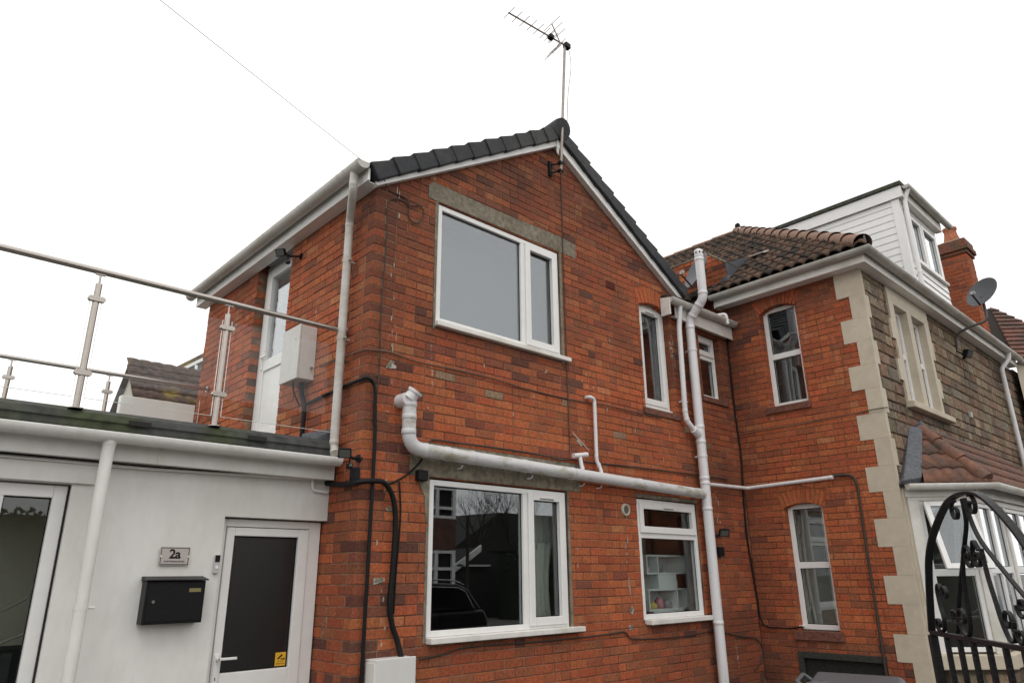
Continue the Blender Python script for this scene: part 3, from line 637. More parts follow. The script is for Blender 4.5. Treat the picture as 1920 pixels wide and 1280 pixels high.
room(S,XR,.1,1.5,3.2,4.98,-.2,1.5,M_ROOMD); room(S,XR,.1,1.5,.4,2.6,-.2,1.5,M_ROOM); room(S,XR,.3,1.5,.1,.8,-.2,.6,M_DARK); MB(XR).box(.46,1.40,-.19,-.06,.27,.62).obj('cellar_shade_slab',mat('recess_shade',(.02,.021,.017),.9,noise=.5,bump=.5),wallR)  # dark slab painted in for the shade inside the cellar recess
for k,u in enumerate((.98,.50)): MB(XR).box(u-.02,u+.02,-.11,-.02,.96,.975).obj('window_stay',M_UPVC,wallR)
mb=MB(XR); mb.box(.44,1.42,-.02,.012,.63,.70); mb.box(.44,.50,-.02,.014,.28,.63); mb.obj('cellar_surround',mat('dark_stone',(.035,.035,.028),.9,noise=.4,bump=.5),wallR,.006)
MB(XR).box(.505,.62,-.05,.02,.0,.38).obj('cellar_infill',M_CEM,wallR,.005)
# stone facade
XF=at_front(-1.83)
SURL=6.36; 
surr=[]
zb=[3.50,3.78,4.05,4.32,4.58,5.04]
for i in range(5):
    l=6.44 if i%2==0 else 6.34; r_=7.80 if i%2==0 else 7.90
    if i==4: l,r_=6.40,7.88
    surr.append(rect(l,r_,zb[i],zb[i+1]))
TW=[rect(6.57,7.03,3.56,4.825),rect(7.195,7.70,3.56,4.825)]
stones=[]; z=2.3; ST=[(.225,.172,.122),(.185,.14,.10),(.25,.195,.135),(.165,.132,.105),(.205,.145,.10),(.23,.16,.11)]
while z<5.06:
    h=random.uniform(.105,.185); u=5.70-random.uniform(0,.2)
    while u<12.6:
        l=random.uniform(.14,.44); ps=[rect(max(u,5.7)+.004,u+l-.004,z+.004,min(z+h,5.06)-.004)]
        for hh in surr+[rect(5.4,x,a,b) for a,b,_,x in quo]+[rect(6.42,7.98,3.44,3.57),rect(5.4,6.02,0,2.44)]: ps=[q for p in ps for q in subtract(p,hh) if area(q)>8e-4]
        stones += [(p,jit(random.choice(ST),.25)) for p in ps if max(q[0] for q in p)-min(q[0] for q in p)>.02]
        u+=l
    z+=h
wallS,itS=build_wall(S,XF,stones,[rect(5.66,12.6,GZ,5.06)],[rect(6.54,7.06,3.53,4.85),rect(7.165,7.73,3.53,4.85),rect(6.15,9.9,.5,2.35)],M_SMORT,M_STONE,depth=.22,rec=.009)
emit_bricks(itS,300,'stone','stonework',bulge=.011,bev=.011,jit=.006)
mb=MB(XF)
for s_ in surr:
    ps=[s_]
    for t in TW: ps=[q for p in ps for q in subtract(p,t)]
    for p in ps: mb.slab(p,.03,-.19)
mb.obj('window_surround',M_CREAM,S)
MB(XF).hexa([(6.43,.10,3.445),(7.97,.10,3.445),(7.97,.10,3.52),(6.43,.10,3.52),(6.43,-.18,3.445),(7.97,-.18,3.445),(7.97,-.18,3.562),(6.43,-.18,3.562)]).obj('window_sill',M_CREAM,S,.008)
window(S,XF,6.565,7.035,3.565,4.82,-.065,rows=[4.20],fw=.05); window(S,XF,7.19,7.705,3.565,4.82,-.065,rows=[4.20],fw=.05)
room(S,XF,6.3,8.0,3.2,5.0,-.22,1.5,M_ROOMD)
MB(XF).box(5.70,6.02,-.1,.03,GZ,2.44).obj('cream_pilaster',M_CREAM,S,.006)
MB(XF).box(9.03,9.12,.0,.035,3.69,3.77).obj('junction_box',mat('box_green',(.40,.43,.38),.6),S,.004)
# eaves of the stone house
EZ=5.20
MB().box(5.47,5.49,-1.975,.04,5.045,EZ).obj('fascia',M_UPVC_D,S,.003); MB().box(5.491,12.25,-1.977,-1.957,5.045,EZ).obj('fascia',M_UPVC_D,S,.003)
MB().box(5.491,5.66,-1.84,.04,5.049,5.057).obj('soffit',M_UPVC,S); MB().box(5.491,12.25,-1.956,-1.841,5.048,5.056).obj('soffit',M_UPVC,S)
MB().box(5.47,5.64,.041,.055,5.035,5.21).obj('eave_end',M_UPVC_D,S,.003)
gutter(S,[(5.415,.07,5.19),(5.415,-2.035,5.19),(12.28,-2.035,5.19)],M_GUT,.058,[((5.415,y,5.19),(0,-1,0)) for y in (-.15,-1.0,-1.8)]+[((x,-2.035,5.19),(1,0,0)) for x in (5.65,6.9,8.2,9.4,10.6,11.45)])
pipe(S,'downpipe',[(11.5,-2.035,5.15),(11.5,-2.02,5.04),(11.40,-1.90,4.86),(11.42,-1.90,2.2)],.036,M_PIPE,joints=[((11.40,-1.9,4.80),(0,0,1))],clips=[((11.40,-1.9,4.6),(0,0,1))],rad=.04)
# hip roof
PT=.78; ex,ey=5.385,-2.06; A=Vector((ex,ey,EZ)); RXX=8.58; HR=RXX-ex; RZ2=EZ+PT*HR; AP=Vector((RXX,ey+HR,RZ2)); xr=RXX+HR
mb=MB(); th=Vector((0,0,-.06))
for poly in ([A,AP,(RXX,9,RZ2),(ex,9,EZ)],[A,(xr,ey,EZ),AP],[(xr,ey,EZ),(xr,9,EZ),(RXX,9,RZ2),AP]): mb.prism(poly,th)
rf=mb.obj('hip_roof',mat('tile_bed',(.03,.024,.02),.95),S)
def tile_mesh(wd,ln,seg=8,rolls=2,rh=.03):
    vs=[];fs=[]
    prof=[]
    for i in range(seg+1):
        t=i/seg*rolls; q=t-math.floor(t) if i<seg else 1.0
        prof.append((wd*(i/seg-.5), rh*math.sin(math.pi*q)**.8 if 0<q<1 else 0))
    for y,z in ((0,.035),(ln,.004)): vs += [(x,y,z+h) for x,h in prof]
    vs += [(x,0,.012+h) for x,h in prof]
    n=seg+1
    for i in range(seg): fs += [(i,i+1,n+i+1,n+i),(i,2*n+i,2*n+i+1,i+1)]
    return vs,fs
tv,tf=tile_mesh(.30,.27,8,2,.05)
mbt=MB(); mbt.smooth=True; mbt.add(tv,tf); TILE=mbt.mesh('tile'); TILE.materials.append(M_TILE)
def frame_mat(o,eu,ev): eu=eu.normalized(); ev=ev.normalized(); en=eu.cross(ev); M=Matrix((eu,ev,en)).transposed().to_4x4(); M.translation=o; return M
ev=Vector((1,0,PT)).normalized(); eu=Vector((0,-1,0)); slope=math.hypot(1,PT)
g=.215; row=0; v=-.02; cnt=0
while v<HR*slope-.1:
    run=v/slope; y=6.0
    k=0
    while k<40:
        yc=ey+.15+k*.30; k+=1
        if yc>4.2: break
        off=yc-ey-.15
        if off+.30<run-.02: continue
        o=A+Vector((0,yc-ey,0))+ev*v+Vector((random.uniform(-.004,.004),random.uniform(-.006,.006),random.uniform(.0,.006)))
        M=frame_mat(o,eu,ev)
        if off<run+.36:                                         # cut along the hip
            bm=bmesh.new(); bm.from_mesh(TILE); bm.transform(M)
            nrm=Vector((1,-1,0)).normalized(); bmesh.ops.bisect_plane(bm,geom=bm.verts[:]+bm.edges[:]+bm.faces[:],plane_co=A+Vector((.02,-.02,0))*0,plane_no=nrm,clear_outer=True)
            if len(bm.faces)==0: bm.free(); continue
            me=bpy.data.meshes.new('tile_cut'); bm.to_mesh(me); bm.free(); me.materials.append(M_TILE); ob=link('roof_tile',me,rf)
        else:
            ob=link('roof_tile',TILE,rf); ob.matrix_basis=M
        cnt+=1
    v+=g; row+=1
hd=(AP-A).normalized(); n=14; Lh=(AP-A).length
for i in range(n):
    s0=Lh*i/n+.10; s1=Lh*(i+1)/n+.14; mb=MB(); mb.tube([A+hd*s0+Vector((0,0,.018)),A+hd*(s0+.02)+Vector((0,0,.018)),A+hd*s1+Vector((0,0,.004))],[.115,.112,.100],16,False); mb.obj('hip_tile',M_HIP,rf)
for i in range(8):
    y0=AP.y+.1+i*.44; mb=MB(); mb.tube([(RXX,y0,RZ2+.0),(RXX,y0+.46,RZ2+.01)],[.075,.08],14); mb.obj('ridge_tile',M_HIP,rf)
mb=MB(); mb.tube([AP+Vector((-.12,-.05,.12)),AP+Vector((0,.02,.15)),AP+Vector((.12,.1,.13))],[.02,.055,.02],8); mb.obj('ridge_finial',M_DARK,rf)
mb=MB(); mb.tube([A+hd*.03+Vector((0,0,.02)),A+hd*.03+Vector((0,0,.12))],[.018,.012],8); mb.obj('hip_iron',M_LEAD,rf)
o=A+Vector((0,1.76,0))+ev*1.1; mb=MB(); en=eu.cross(ev); mb.hexa([o+en*.09+eu*.13,o+en*.09-eu*.13,o+en*.115-eu*.11,o+en*.115+eu*.11,o+ev*.2+en*.05+eu*.13,o+ev*.2+en*.05-eu*.13,o+ev*.2+en*.07-eu*.11,o+ev*.2+en*.07+eu*.11]); mb.obj('roof_vent',mat('vent_white',(.38,.34,.31),.7),rf,.01)
mb=MB(); mb.tube([(7.2,2.2,6.6),(6.9,2.0,7.25)],.008,5); mb.obj('thin_rod',M_STEEL_D,rf)
# dormer
dx0,dx1,dy,dz=8.60,10.38,-1.60,7.42
mb=MB(); mb.box(dx0,dx0+.08,dy,1.5,5.3,dz); mb.box(dx1-.08,dx1,dy,-1.52,5.3,dz); mb.box(dx1-.08,dx1,-.2,1.5,5.3,dz); mb.box(dx1-.08,dx1,-1.52,-.2,5.3,6.2); mb.box(dx0+.08,dx1-.08,dy,dy+.08,5.3,6.22); mb.box(dx0+.08,dx1-.08,dy,dy+.08,7.16,dz); mb.box(dx0+.08,dx1-.08,1.42,1.5,5.3,dz)
dorm=mb.obj('dormer',M_UPVC,S)
z=5.60
while z<7.21:
    MB().hexa([(dx0-.017,dy+.09,z+.002),(dx0-.017,1.3,z+.002),(dx0-.011,1.3,z+.114),(dx0-.011,dy+.09,z+.114),(dx0-.002,dy+.09,z+.004),(dx0-.002,1.3,z+.004),(dx0-.002,1.3,z+.112),(dx0-.002,dy+.09,z+.112)]).obj('cladding_board',M_UPVC,dorm); z+=.118
z=5.60
while z<6.15:
    MB().hexa([(dx0+.09,dy-.022,z+.004),(dx1,dy-.022,z+.004),(dx1,dy-.010,z+.112),(dx0+.09,dy-.010,z+.112),(dx0+.09,dy-.002,z+.004),(dx1,dy-.002,z+.004),(dx1,dy-.002,z+.112),(dx0+.09,dy-.002,z+.112)]).obj('cladding_board',M_UPVC,dorm); z+=.118
MB().box(dx0-.03,dx0+.088,dy-.03,dy+.088,5.3,7.23).obj('corner_trim',M_UPVC,dorm,.003)
MB().box(dx0-.06,dx0-.035,dy-.10,1.45,7.235,dz+.01).obj('dormer_fascia',M_UPVC,dorm,.003); MB().box(dx0-.034,dx1+.06,dy-.10,dy-.075,7.235,dz+.01).obj('dormer_fascia',M_UPVC_D,dorm,.003)
MB().box(dx0-.034,dx1+.06,dy-.074,dy-.002,7.24,7.25).obj('dormer_soffit',M_UPVC_D,dorm)
MB().box(dx0-.09,dx1+.08,dy-.12,1.5,dz+.012,dz+.085).obj('dormer_roof',M_FELT,dorm,.01)
gutter(dorm,[(dx0-.02,dy-.165,7.42),(dx1+.35,dy-.165,7.42)],M_GUT,.055,[((x,dy-.165,7.42),(1,0,0)) for x in (9.2,10.0)])
pipe(dorm,'downpipe',[(dx0+.07,dy-.165,7.38),(dx0+.06,dy-.09,7.2),(dx0+.06,dy-.09,5.55)],.034,M_UPVC,joints=[((dx0+.06,dy-.09,5.95),(0,0,1))],rad=.05)
window(dorm,at_front(dy),8.86,10.30,6.24,7.15,.0,cols=[9.55],sash=(0,1),fw=.05,sill=(8.82,10.36,6.20,6.24,.06))
# bay window
bz=GZ
bd=canted((5.85,-1.95),(1,-1)); bf=at_front(-2.375)
mb=MB(bd); mb.box(-.02,.62,-.12,.0,bz,.66); mb.obj('bay_base',M_SMORT,S)
mb=MB(bf); mb.box(6.28,10.1,-.12,.0,bz,.66); mb.obj('bay_base',M_SMORT,S)
for (xf_,a,b) in ((bd,.02,.60),(bf,6.30,8.6)):
    z=bz
    while z<.55:
        u=a
        while u<b-.05:
            l=random.uniform(.2,.38); p=rect(u+.006,min(u+l,b)-.006,z+.006,min(z+.15,.56)-.006); mb=MB(xf_); add_brick(mb,p,jit(random.choice(ST),.25),bev=.012,bulge=.01,jit=.004); mb.obj('stone',M_STONE,S); u+=l
        z+=.15
MB(bd).box(-.10,.66,-.16,.06,.60,.74).obj('bay_sill',M_CREAM,S,.01); MB(bf).box(6.30,10.2,-.16,.06,.601,.741).obj('bay_sill',M_CREAM,S,.01)
wb1=MB(bd); wb1.box(-.12,.0,-.10,.0,.741,2.36); wb1.box(.50,.605,-.10,.002,.741,2.36); wb1.box(-.12,.605,-.10,.003,2.29,2.42); wb1.obj('bay_post',M_UPVC_D,S,.004)
wb1=MB(bf); wb1.box(6.27,6.36,-.10,.001,.742,2.42); wb1.box(6.36,10.1,-.10,.002,2.27,2.42)
for x in (7.35,8.7): wb1.box(x,x+.1,-.1,.001,.742,2.27)
wb1.obj('bay_post',M_UPVC_D,S,.004)
fw1=window(S,bd,.0,.50,.76,2.29,-.02,rows=[1.54],fw=.045)
window(S,bf,6.37,7.34,.76,2.27,-.02,cols=[6.86],rows=[1.56],fw=.045); window(S,bf,7.46,8.69,.76,2.27,-.02,cols=[8.1],rows=[1.56],fw=.045)
# open fanlight, hinged at its top
mb=MB(bd); p0,p1=(.03,.03,2.26),(.03,.20,1.60)
def fl(u,t,o): return (u, .02+.22*t+o*.95, 2.27-.70*t+o*.3)
for a,b,t0,t1 in ((.02,.075,0,1),(.455,.51,0,1),(.075,.455,0,.075),(.075,.455,.925,1)):
    mb.hexa([fl(a,t0,0),fl(b,t0,0),fl(b,t1,0),fl(a,t1,0),fl(a,t0,.035),fl(b,t0,.035),fl(b,t1,.035),fl(a,t1,.035)])
mb.obj('open_fanlight',M_UPVC,fw1,.004)
mb=MB(bd); mb.hexa([fl(.07,.06,.012),fl(.46,.06,.012),fl(.46,.94,.012),fl(.07,.94,.012),fl(.07,.06,.018),fl(.46,.06,.018),fl(.46,.94,.018),fl(.07,.94,.018)]); mb.obj('fanlight_pane',M_GLASS,fw1)
room(S,XF,5.95,10.0,.3,2.6,-.2,2.2,M_ROOM)
G0,G1,G2=Vector((5.66,-1.90,2.46)),Vector((6.28,-2.52,2.46)),Vector((10.35,-2.52,2.46)); W0=Vector((6.52,-1.835,3.19)); W1=Vector((10.15,-1.835,3.19))
mb=MB(); mb.prism([G0+Vector((0,.06,.0)),G1,W0,Vector((5.75,-1.835,2.55))],(0,0,-.03)); mb.prism([G1,G2,W1,W0],(0,0,-.03)); br=mb.obj('bay_roof',MATS['tile_bed'],S)
def tiles_on(O,eu_,ev_,poly2,mesh,gw,gl_,par):
    """lay tiles on a plane; poly2 = outline in (u,v), cut to it"""
    es=edges(list(poly2)); eu_=eu_.normalized(); ev_=ev_.normalized(); en_=eu_.cross(ev_)
    us=[p[0] for p in poly2]; vs_=[p[1] for p in poly2]; v_=min(vs_)
    while v_<max(vs_):
        u_=min(us)+gw/2
        while u_<max(us)+gw/2:
            cs=[(u_-gw/2,v_),(u_+gw/2,v_),(u_+gw/2,v_+gl_),(u_-gw/2,v_+gl_)]; q=cs
            for e in es: q=clip(q,*e)
            if area(q)>.004:
                M=frame_mat(O+eu_*u_+ev_*v_+en_*.004,eu_,ev_)
                if area(q)<area(cs)*.98:
                    bm=bmesh.new(); bm.from_mesh(mesh); bm.transform(M)
                    for a,b,c_ in es:
                        nn=(eu_*a+ev_*b); L_=math.hypot(a,b)
                        if L_<1e-6 or (abs(a)<1e-6): continue
                        bmesh.ops.bisect_plane(bm,geom=bm.verts[:]+bm.edges[:]+bm.faces[:],plane_co=O+(eu_*a+ev_*b)*(c_/(L_*L_)),plane_no=nn.normalized(),clear_outer=True)
                    if len(bm.faces): 
                        me=bpy.data.meshes.new('tile_cut'); bm.to_mesh(me); me.materials.append(mesh.materials[0]); link('roof_tile',me,par)
                    bm.free()
                else:
                    ob=link('roof_tile',mesh,par); ob.matrix_basis=M
            u_+=gw
        v_+=gl_
mbt=MB(); mbt.smooth=True; v2,f2=tile_mesh(.29,.32,8,2,.026); mbt.add(v2,f2); BT=mbt.mesh('bay_tile'); BT.materials.append(M_BAYT)
eu1=(G1-G0).normalized(); nrm=eu1.cross(W0-G0).normalized(); nrm=nrm if nrm.z>0 else -nrm; ev1=nrm.cross(eu1); wu=(W0-G0).dot(eu1); wv=(W0-G0).dot(ev1); L01=(G1-G0).length
tiles_on(G0,eu1,ev1,[(.19,-.03),(L01,-.03),(wu,wv),(wu-.05,wv)],BT,.29,.25,br)
eu3=Vector((1,0,0)); d3=(W0-G1); ev3=Vector((0,d3.y,d3.z)).normalized(); 
tiles_on(G1,eu3,ev3,[(0,-.03),(4.07,-.03),((W1-G1).x,d3.dot(ev3)),(d3.x,d3.dot(ev3))],BT,.29,.25,br)
hd=(W0-G1).normalized()
for i in range(3):
    L_=(W0-G1).length; s0=L_*i/3; mb=MB(); mb.tube([G1+hd*(s0-.02)+Vector((0,0,.05)),G1+hd*(s0+.05)+Vector((0,0,.05)),G1+hd*(s0+L_/3+.03)+Vector((0,0,.03))],[.082,.08,.072],14); mb.obj('hip_tile',M_BAYT,br)
mb=MB(); mb.hexa([G0+Vector((-.02,.0,.04)),G0+Vector((.15,-.14,.075)),W0+Vector((-.06,-.12,.0)),W0+Vector((-.16,0,.02)),G0+Vector((-.02,.06,-.01)),G0+Vector((.17,-.1,.0)),W0+Vector((-.05,-.02,-.05)),W0+Vector((-.16,.01,-.02))]); mb.obj('lead_valley',M_LEAD,br,.01)
mb=MB(); mb.tube([W0+Vector((.07,-.06,-.1)),W0+Vector((-.02,-.02,.06))],[.10,.09],10); mb.obj('lead_cap',M_LEAD,br)
mb=MB(); mb.box(6.55,10.15,-1.87,-1.83,3.18,3.25); mb.obj('lead_flashing',M_LEAD,br,.005)
gutter(br,[G0+Vector((-.02,-.03,-.01)),G1+Vector((.02,-.06,-.01)),G2+Vector((0,-.06,-.01))],M_UPVC_D,.056,[(G0.lerp(G1,t)+Vector((-.01,-.045,-.01)),(1,-1,0)) for t in (.3,.66)]+[((6.9,-2.58,2.45),(1,0,0)),((7.8,-2.58,2.45),(1,0,0))])
mb=MB(bd); mb.box(-.26,.66,.0,.02,2.33,2.46); mb.obj('bay_fascia',M_UPVC_D,S,.003); MB(bf).box(6.26,10.2,.03,.05,2.33,2.46).obj('bay_fascia',M_UPVC_D,S,.003)
# ================================================================== NEXT HOUSE ALONG
N=thing('neighbouring_house',(13.5,0,GZ),'next house along with tall brick chimney and canted tiled bay at right edge','house')
mb=MB(); mb.box(12.6,17.5,-1.83,6,GZ,5.1); mb.obj('wall',M_SMORT,N)
mb=MB(); mb.prism([(12.3,-1.95,GZ),(13.2,-2.85,GZ),(15.2,-2.85,GZ),(16.1,-1.95,GZ)],(0,0,5.15-GZ)); mb.obj('bay_wall',M_CREAM,N)
mb=MB(canted((12.34,-1.99),(1,-1))); mb.box(.25,.29,.002,.012,3.2,4.7); mb.box(.95,.99,.002,.012,3.2,4.7); mb.box(.29,.95,.002,.012,4.66,4.7); mb.obj('window',M_UPVC,N); MB(canted((12.34,-1.99),(1,-1))).box(.29,.95,.001,.006,3.2,4.66).obj('pane',M_DARK,N)
E0,E1,AP2=Vector((12.22,-1.98,5.2)),Vector((13.25,-3.01,5.2)),Vector((13.45,-1.55,6.62))
mb=MB(); mb.prism([E0,E1,AP2],(0,0,-.04)); mb.prism([E1,(15.2,-3.01,5.2),(15.0,-1.55,6.62),AP2],(0,0,-.04)); mb.prism([E0,AP2,(15,-1.55,6.62),(15,4,6.62),(12.3,4,5.2)],(0,0,-.05)); nr=mb.obj('bay_roof',MATS['tile_bed'],N)
e_=(E1-E0).normalized(); n_=e_.cross(AP2-E0).normalized(); n_=n_ if n_.z>0 else -n_; v_=n_.cross(e_); Lw=(E1-E0).length; au,av=(AP2-E0).dot(e_),(AP2-E0).dot(v_)
M_NT=mat('neighbour_tile',(.16,.07,.05),.9,noise=.35,nscale=3,col2=(.08,.05,.04),bump=.4)
k=0; st=av/13
while k<13:
    t0=k/13; a=au*t0; b=Lw+(au-Lw)*t0; t1=(k+1)/13; a1=au*t1; b1=Lw+(au-Lw)*t1
    P=lambda u,vv,o: E0+e_*u+v_*vv+n_*o
    MB().hexa([P(a-.02,k*st-.02,.05),P(b+.02,k*st-.02,.05),P(b1,(k+1)*st,.02),P(a1,(k+1)*st,.02),P(a-.02,k*st-.02,.02),P(b+.02,k*st-.02,.02),P(b1,(k+1)*st,.0),P(a1,(k+1)*st,.0)]).obj('tile_course',M_NT,nr); k+=1
gutter(N,[(12.30,-2.02,5.165),(13.3,-3.08,5.165),(15.2,-3.08,5.165)],M_GUT,.06)
# chimney with its bricks
cx0,cx1,cy0,cy1,ct=12.0,12.46,-1.66,-1.20,7.36
chm=MB().box(cx0+.005,cx1-.005,cy0+.005,cy1-.005,5.0,ct).obj('chimney',M_MORT,N)
XC=at_left(cx0); XC2=at_front(cy0); itc=[]
for xf_,a,b,e0,o0 in ((XC,cy0,cy1,cy0,cy0-.1125),(XC2,cx0,cx1,cx0-.1125,cx0)):
    for p in courses(a,b,5.1,ct,.075,[],[],e0,o0,.1):
        itc.append((1,p,pick([(4,RD),(2,BR),(1,PU)]),xf_,chm,M_BRICK2))
for s_,p,t,xf_,w_,b_ in itc:
    if xf_ is XC2: p=[(max(u,cx0+.031),z) for u,z in p]
    mb=MB(xf_); add_brick(mb,p,t,depth=.03 if xf_ is XC else .02); mb.obj('brick',b_,chm)
for k,(o,z0,z1) in enumerate(((.03,ct,ct+.07),(.065,ct+.071,ct+.17),(.04,ct+.171,ct+.30))): MB().box(cx0-o,cx1+o,cy0-o,cy1+o,z0,z1).obj('corbel',mat('corbel_brick',(.17,.06,.035),.9,noise=.4,nscale=6,col2=(.10,.06,.035),bump=.4),chm,.01)
MB().hexa([(cx0-.03,cy0-.03,ct+.301),(cx1+.03,cy0-.03,ct+.301),(cx1+.03,cy1+.03,ct+.301),(cx0-.03,cy1+.03,ct+.301),(cx0+.1,cy0+.1,ct+.37),(cx1-.1,cy0+.1,ct+.37),(cx1-.1,cy1-.1,ct+.37),(cx0+.1,cy1-.1,ct+.37)]).obj('flaunching',M_CEM,chm)
MB().lathe([(.145,0),(.14,.06),(.115,.16),(.108,.25),(.125,.27),(.128,.31),(.10,.315),(.09,.1)],(12.23,-1.43,ct+.36),(0,0,1),20).obj('chimney_pot',M_TERRA,chm)

# ================================================================== WHITE EXTENSION
X=thing('flat_roof_extension',(-1.5,1.5,GZ),'low white rendered flat roofed extension with glazed white door','extension')
EY=.45; XE=at_front(EY)
mb=MB(XE)
ps=[rect(-4.2,-.001,GZ,2.32)]
for h in (rect(-.80,-.001,GZ-.1,1.975),rect(-2.80,-1.775,GZ-.1,2.125)): ps=[q for p in ps for q in subtract(p,h)]
for p in ps: mb.slab(p,0,-.22)
mb.obj('wall',M_RENDER,X)
MB().box(-4.2,-4.0,.67,3.9,GZ,2.44).obj('wall',M_RENDER,X)
MB(XE).box(-4.2,-1.655,.0,.028,2.128,2.245).obj('head_board',M_RENDER,X,.004)
# door
dd=-.075; mb=MB(XE); mb.box(-.795,-.752,dd-.06,dd,GZ,1.965); mb.box(-.108,-.012,dd-.06,dd,GZ,1.965); mb.box(-.752,-.108,dd-.06,dd,1.912,1.965); door=mb.obj('door',M_UPVC,X,.004)
mb=MB(XE); p=dd+.012; mb.box(-.748,-.690,dd-.05,p,GZ+.03,1.906); mb.box(-.195,-.112,dd-.05,p,GZ+.03,1.906); mb.box(-.690,-.195,dd-.05,p,1.848,1.906); mb.box(-.690,-.195,dd-.05,p,.80,.945); mb.box(-.690,-.195,dd-.05,p,GZ+.03,GZ+.2); mb.obj('door_leaf',M_UPVC,door,.005)
MB(XE).box(-.695,-.19,dd-.03,dd-.024,.94,1.853).obj('pane',M_GLASSD,door)
MB(XE).box(-.695,-.19,dd-.03,dd-.012,GZ+.19,.81).obj('panel',M_UPVC,door,.01)
mb=MB(XE); q=.008; a,b,c,e=-.69,-.195,.945,1.848; gd=dd-.02; mb.box(a,a+q,gd,gd+.004,c,e); mb.box(b-q,b,gd,gd+.004,c,e); mb.box(a+q,b-q,gd,gd+.004,c,c+q); mb.box(a+q,b-q,gd,gd+.004,e-q,e); mb.obj('gasket',M_BLACK,door)
mb=MB(XE); mb.box(-.742,-.708,p,p+.012,.86,1.07); mb.box(-.735,-.60,p+.035,p+.05,1.03,1.047); mb.box(-.733,-.715,p+.01,p+.05,1.03,1.047); mb.obj('handle',M_UPVC,door,.004)
MB(XE).box(-.728,-.722,p+.012,p+.0135,.905,.925).obj('keyhole',M_BLACK,door)
room(X,XE,-.82,-.0,GZ,2.1,-.22,1.5,M_DARK)
# patio window
wn=window(X,XE,-2.79,-1.785,.0,2.115,-.045,cols=[-2.145],fw=.075,glass_d=-.04,gl=glass('patio_glass',f0=.045,scale=1.0))
MB(XE).box(-1.786,-1.778,-.10,-.03,GZ,2.115).obj('frame_gap',M_DARK,wn)
room(X,XE,-3.9,-1.0,GZ,2.2,-.22,.62,mat('room_beige',(.75,.66,.53),.9))
# eaves, roof
MB(XE).box(-4.2,-.03,.10,.12,2.275,2.425).obj('fascia',M_RENDER,X,.004); MB(XE).box(-1.335,-1.30,.121,.127,2.275,2.425).obj('fascia_joint',M_UPVC_D,X,.002)
MB(XE).box(-4.2,-.03,.0,.099,2.28,2.29).obj('soffit',M_UPVC_D,X)
mb=MB(); prof=[(.29,2.445),(.275,2.455),(.285,2.50),(.27,2.505),(.30,2.555),(.40,2.595),(.52,2.585),(.55,2.45)]
mb.prism([(-4.3,y,z) for y,z in prof],(4.275,0,0)); rfx=mb.obj('roof_edge',M_FELT,X,.006)
MB().box(-4.3,-.004,.53,3.80,2.50,2.575).obj('roof_deck',M_FELT,X)
for x in (-1.49,-.70): MB().hexa([(x-.065,.258,2.498),(x+.065,.258,2.498),(x+.065,.264,2.530),(x-.065,.264,2.530),(x-.065,.33,2.500),(x+.065,.33,2.500),(x+.065,.33,2.530),(x-.065,.33,2.530)]).obj('edge_slot',M_DARK,rfx)
MB().hexa([(-.20,.42,2.58),(-.004,.40,2.58),(-.004,.42,2.70),(-.20,.46,2.64),(-.2,.6,2.58),(-.004,.6,2.58),(-.004,.6,2.72),(-.2,.6,2.66)]).obj('corner_flashing',M_LEAD,rfx,.005)
gutter(X,[(-4.3,.235,2.425),(-.045,.235,2.425)],M_RENDER,.055,[((x,.235,2.425),(1,0,0)) for x in (-2.6,-1.93,-1.84,-1.755,-1.555,-.92,-.13)])
pipe(X,'downpipe',[(-1.655,.235,2.40),(-1.655,.29,2.22),(-1.655,.36,2.1),(-1.655,.375,GZ)][0:1]+[(-1.655,.26,2.3),(-1.655,.265,GZ)],.037,M_RENDER,joints=[((-1.655,.245,2.375),(0,0,1))],clips=[((-1.655,.264,1.40),(0,0,1))])
pipe(X,'conduit',[(-4.2,.43,2.262),(-1.4,.43,2.256),(-.17,.43,2.281)],.011,M_UPVC,n=8)
pipe(X,'conduit',[(-.16,.43,2.285),(-.155,.43,2.20),(-.03,.43,2.19)],.013,M_UPVC,n=8,rad=.03,joints=[((-.158,.43,2.24),(0,0,1))])
tag(MB().tube(smooth_path([(-4.2,.415,2.275),(-3,.415,2.27),(-2.0,.415,2.275),(-1.3,.415,2.268),(-.7,.415,2.284),(-.2,.415,2.292),(-.04,.40,2.285)]),.0042,6).obj('cable',M_BLACK),'black cable clipped along white conduit under the extension fascia','cable','cables clipped to the walls')
# terrace upstand at the rear
MB().box(-.84,-.06,3.62,3.72,2.55,3.46).obj('rear_upstand',mat('bright_white',(.85,.85,.82),.5),X,.005)
# through the patio window: reflected airer and curved line modelled as tubes, and dark boxes
air=thing('airer_reflection',(-1.6,1.3,GZ),'reflection of a clothes airer modelled as pale tubes behind the patio glass','clothes airer')
for a,b in (((-1.62,1.05,2.0),(-1.80,1.0,1.45)),((-1.80,1.0,1.45),(-2.05,1.0,1.30)),((-1.80,1.0,1.45),(-1.74,.95,1.28)),((-1.74,.95,1.28),(-1.60,1.0,1.5)),((-2.0,.98,1.15),(-1.70,.97,1.27))): MB().tube([a,b],.009,6).obj('rod',mat('airer',(.5,.46,.38),.5),air)
tag(MB().box(-1.95,-1.2,.95,1.6,GZ,1.15).obj('storage_box',M_DARK,None,.02),'dark storage box low behind the patio window glass','box')
tag(MB().tube(smooth_path([(-2.0,1.3,2.15),(-2.02,1.3,1.9),(-2.10,1.3,1.65),(-2.16,1.3,1.45)]),.014,8).obj('curved_reflection',mat('reflection_white',(.5,.5,.5),.5)),'white curved reflection modelled as a bent tube behind the patio glass','tube')  # bent tube stands in for a white reflection on the glass

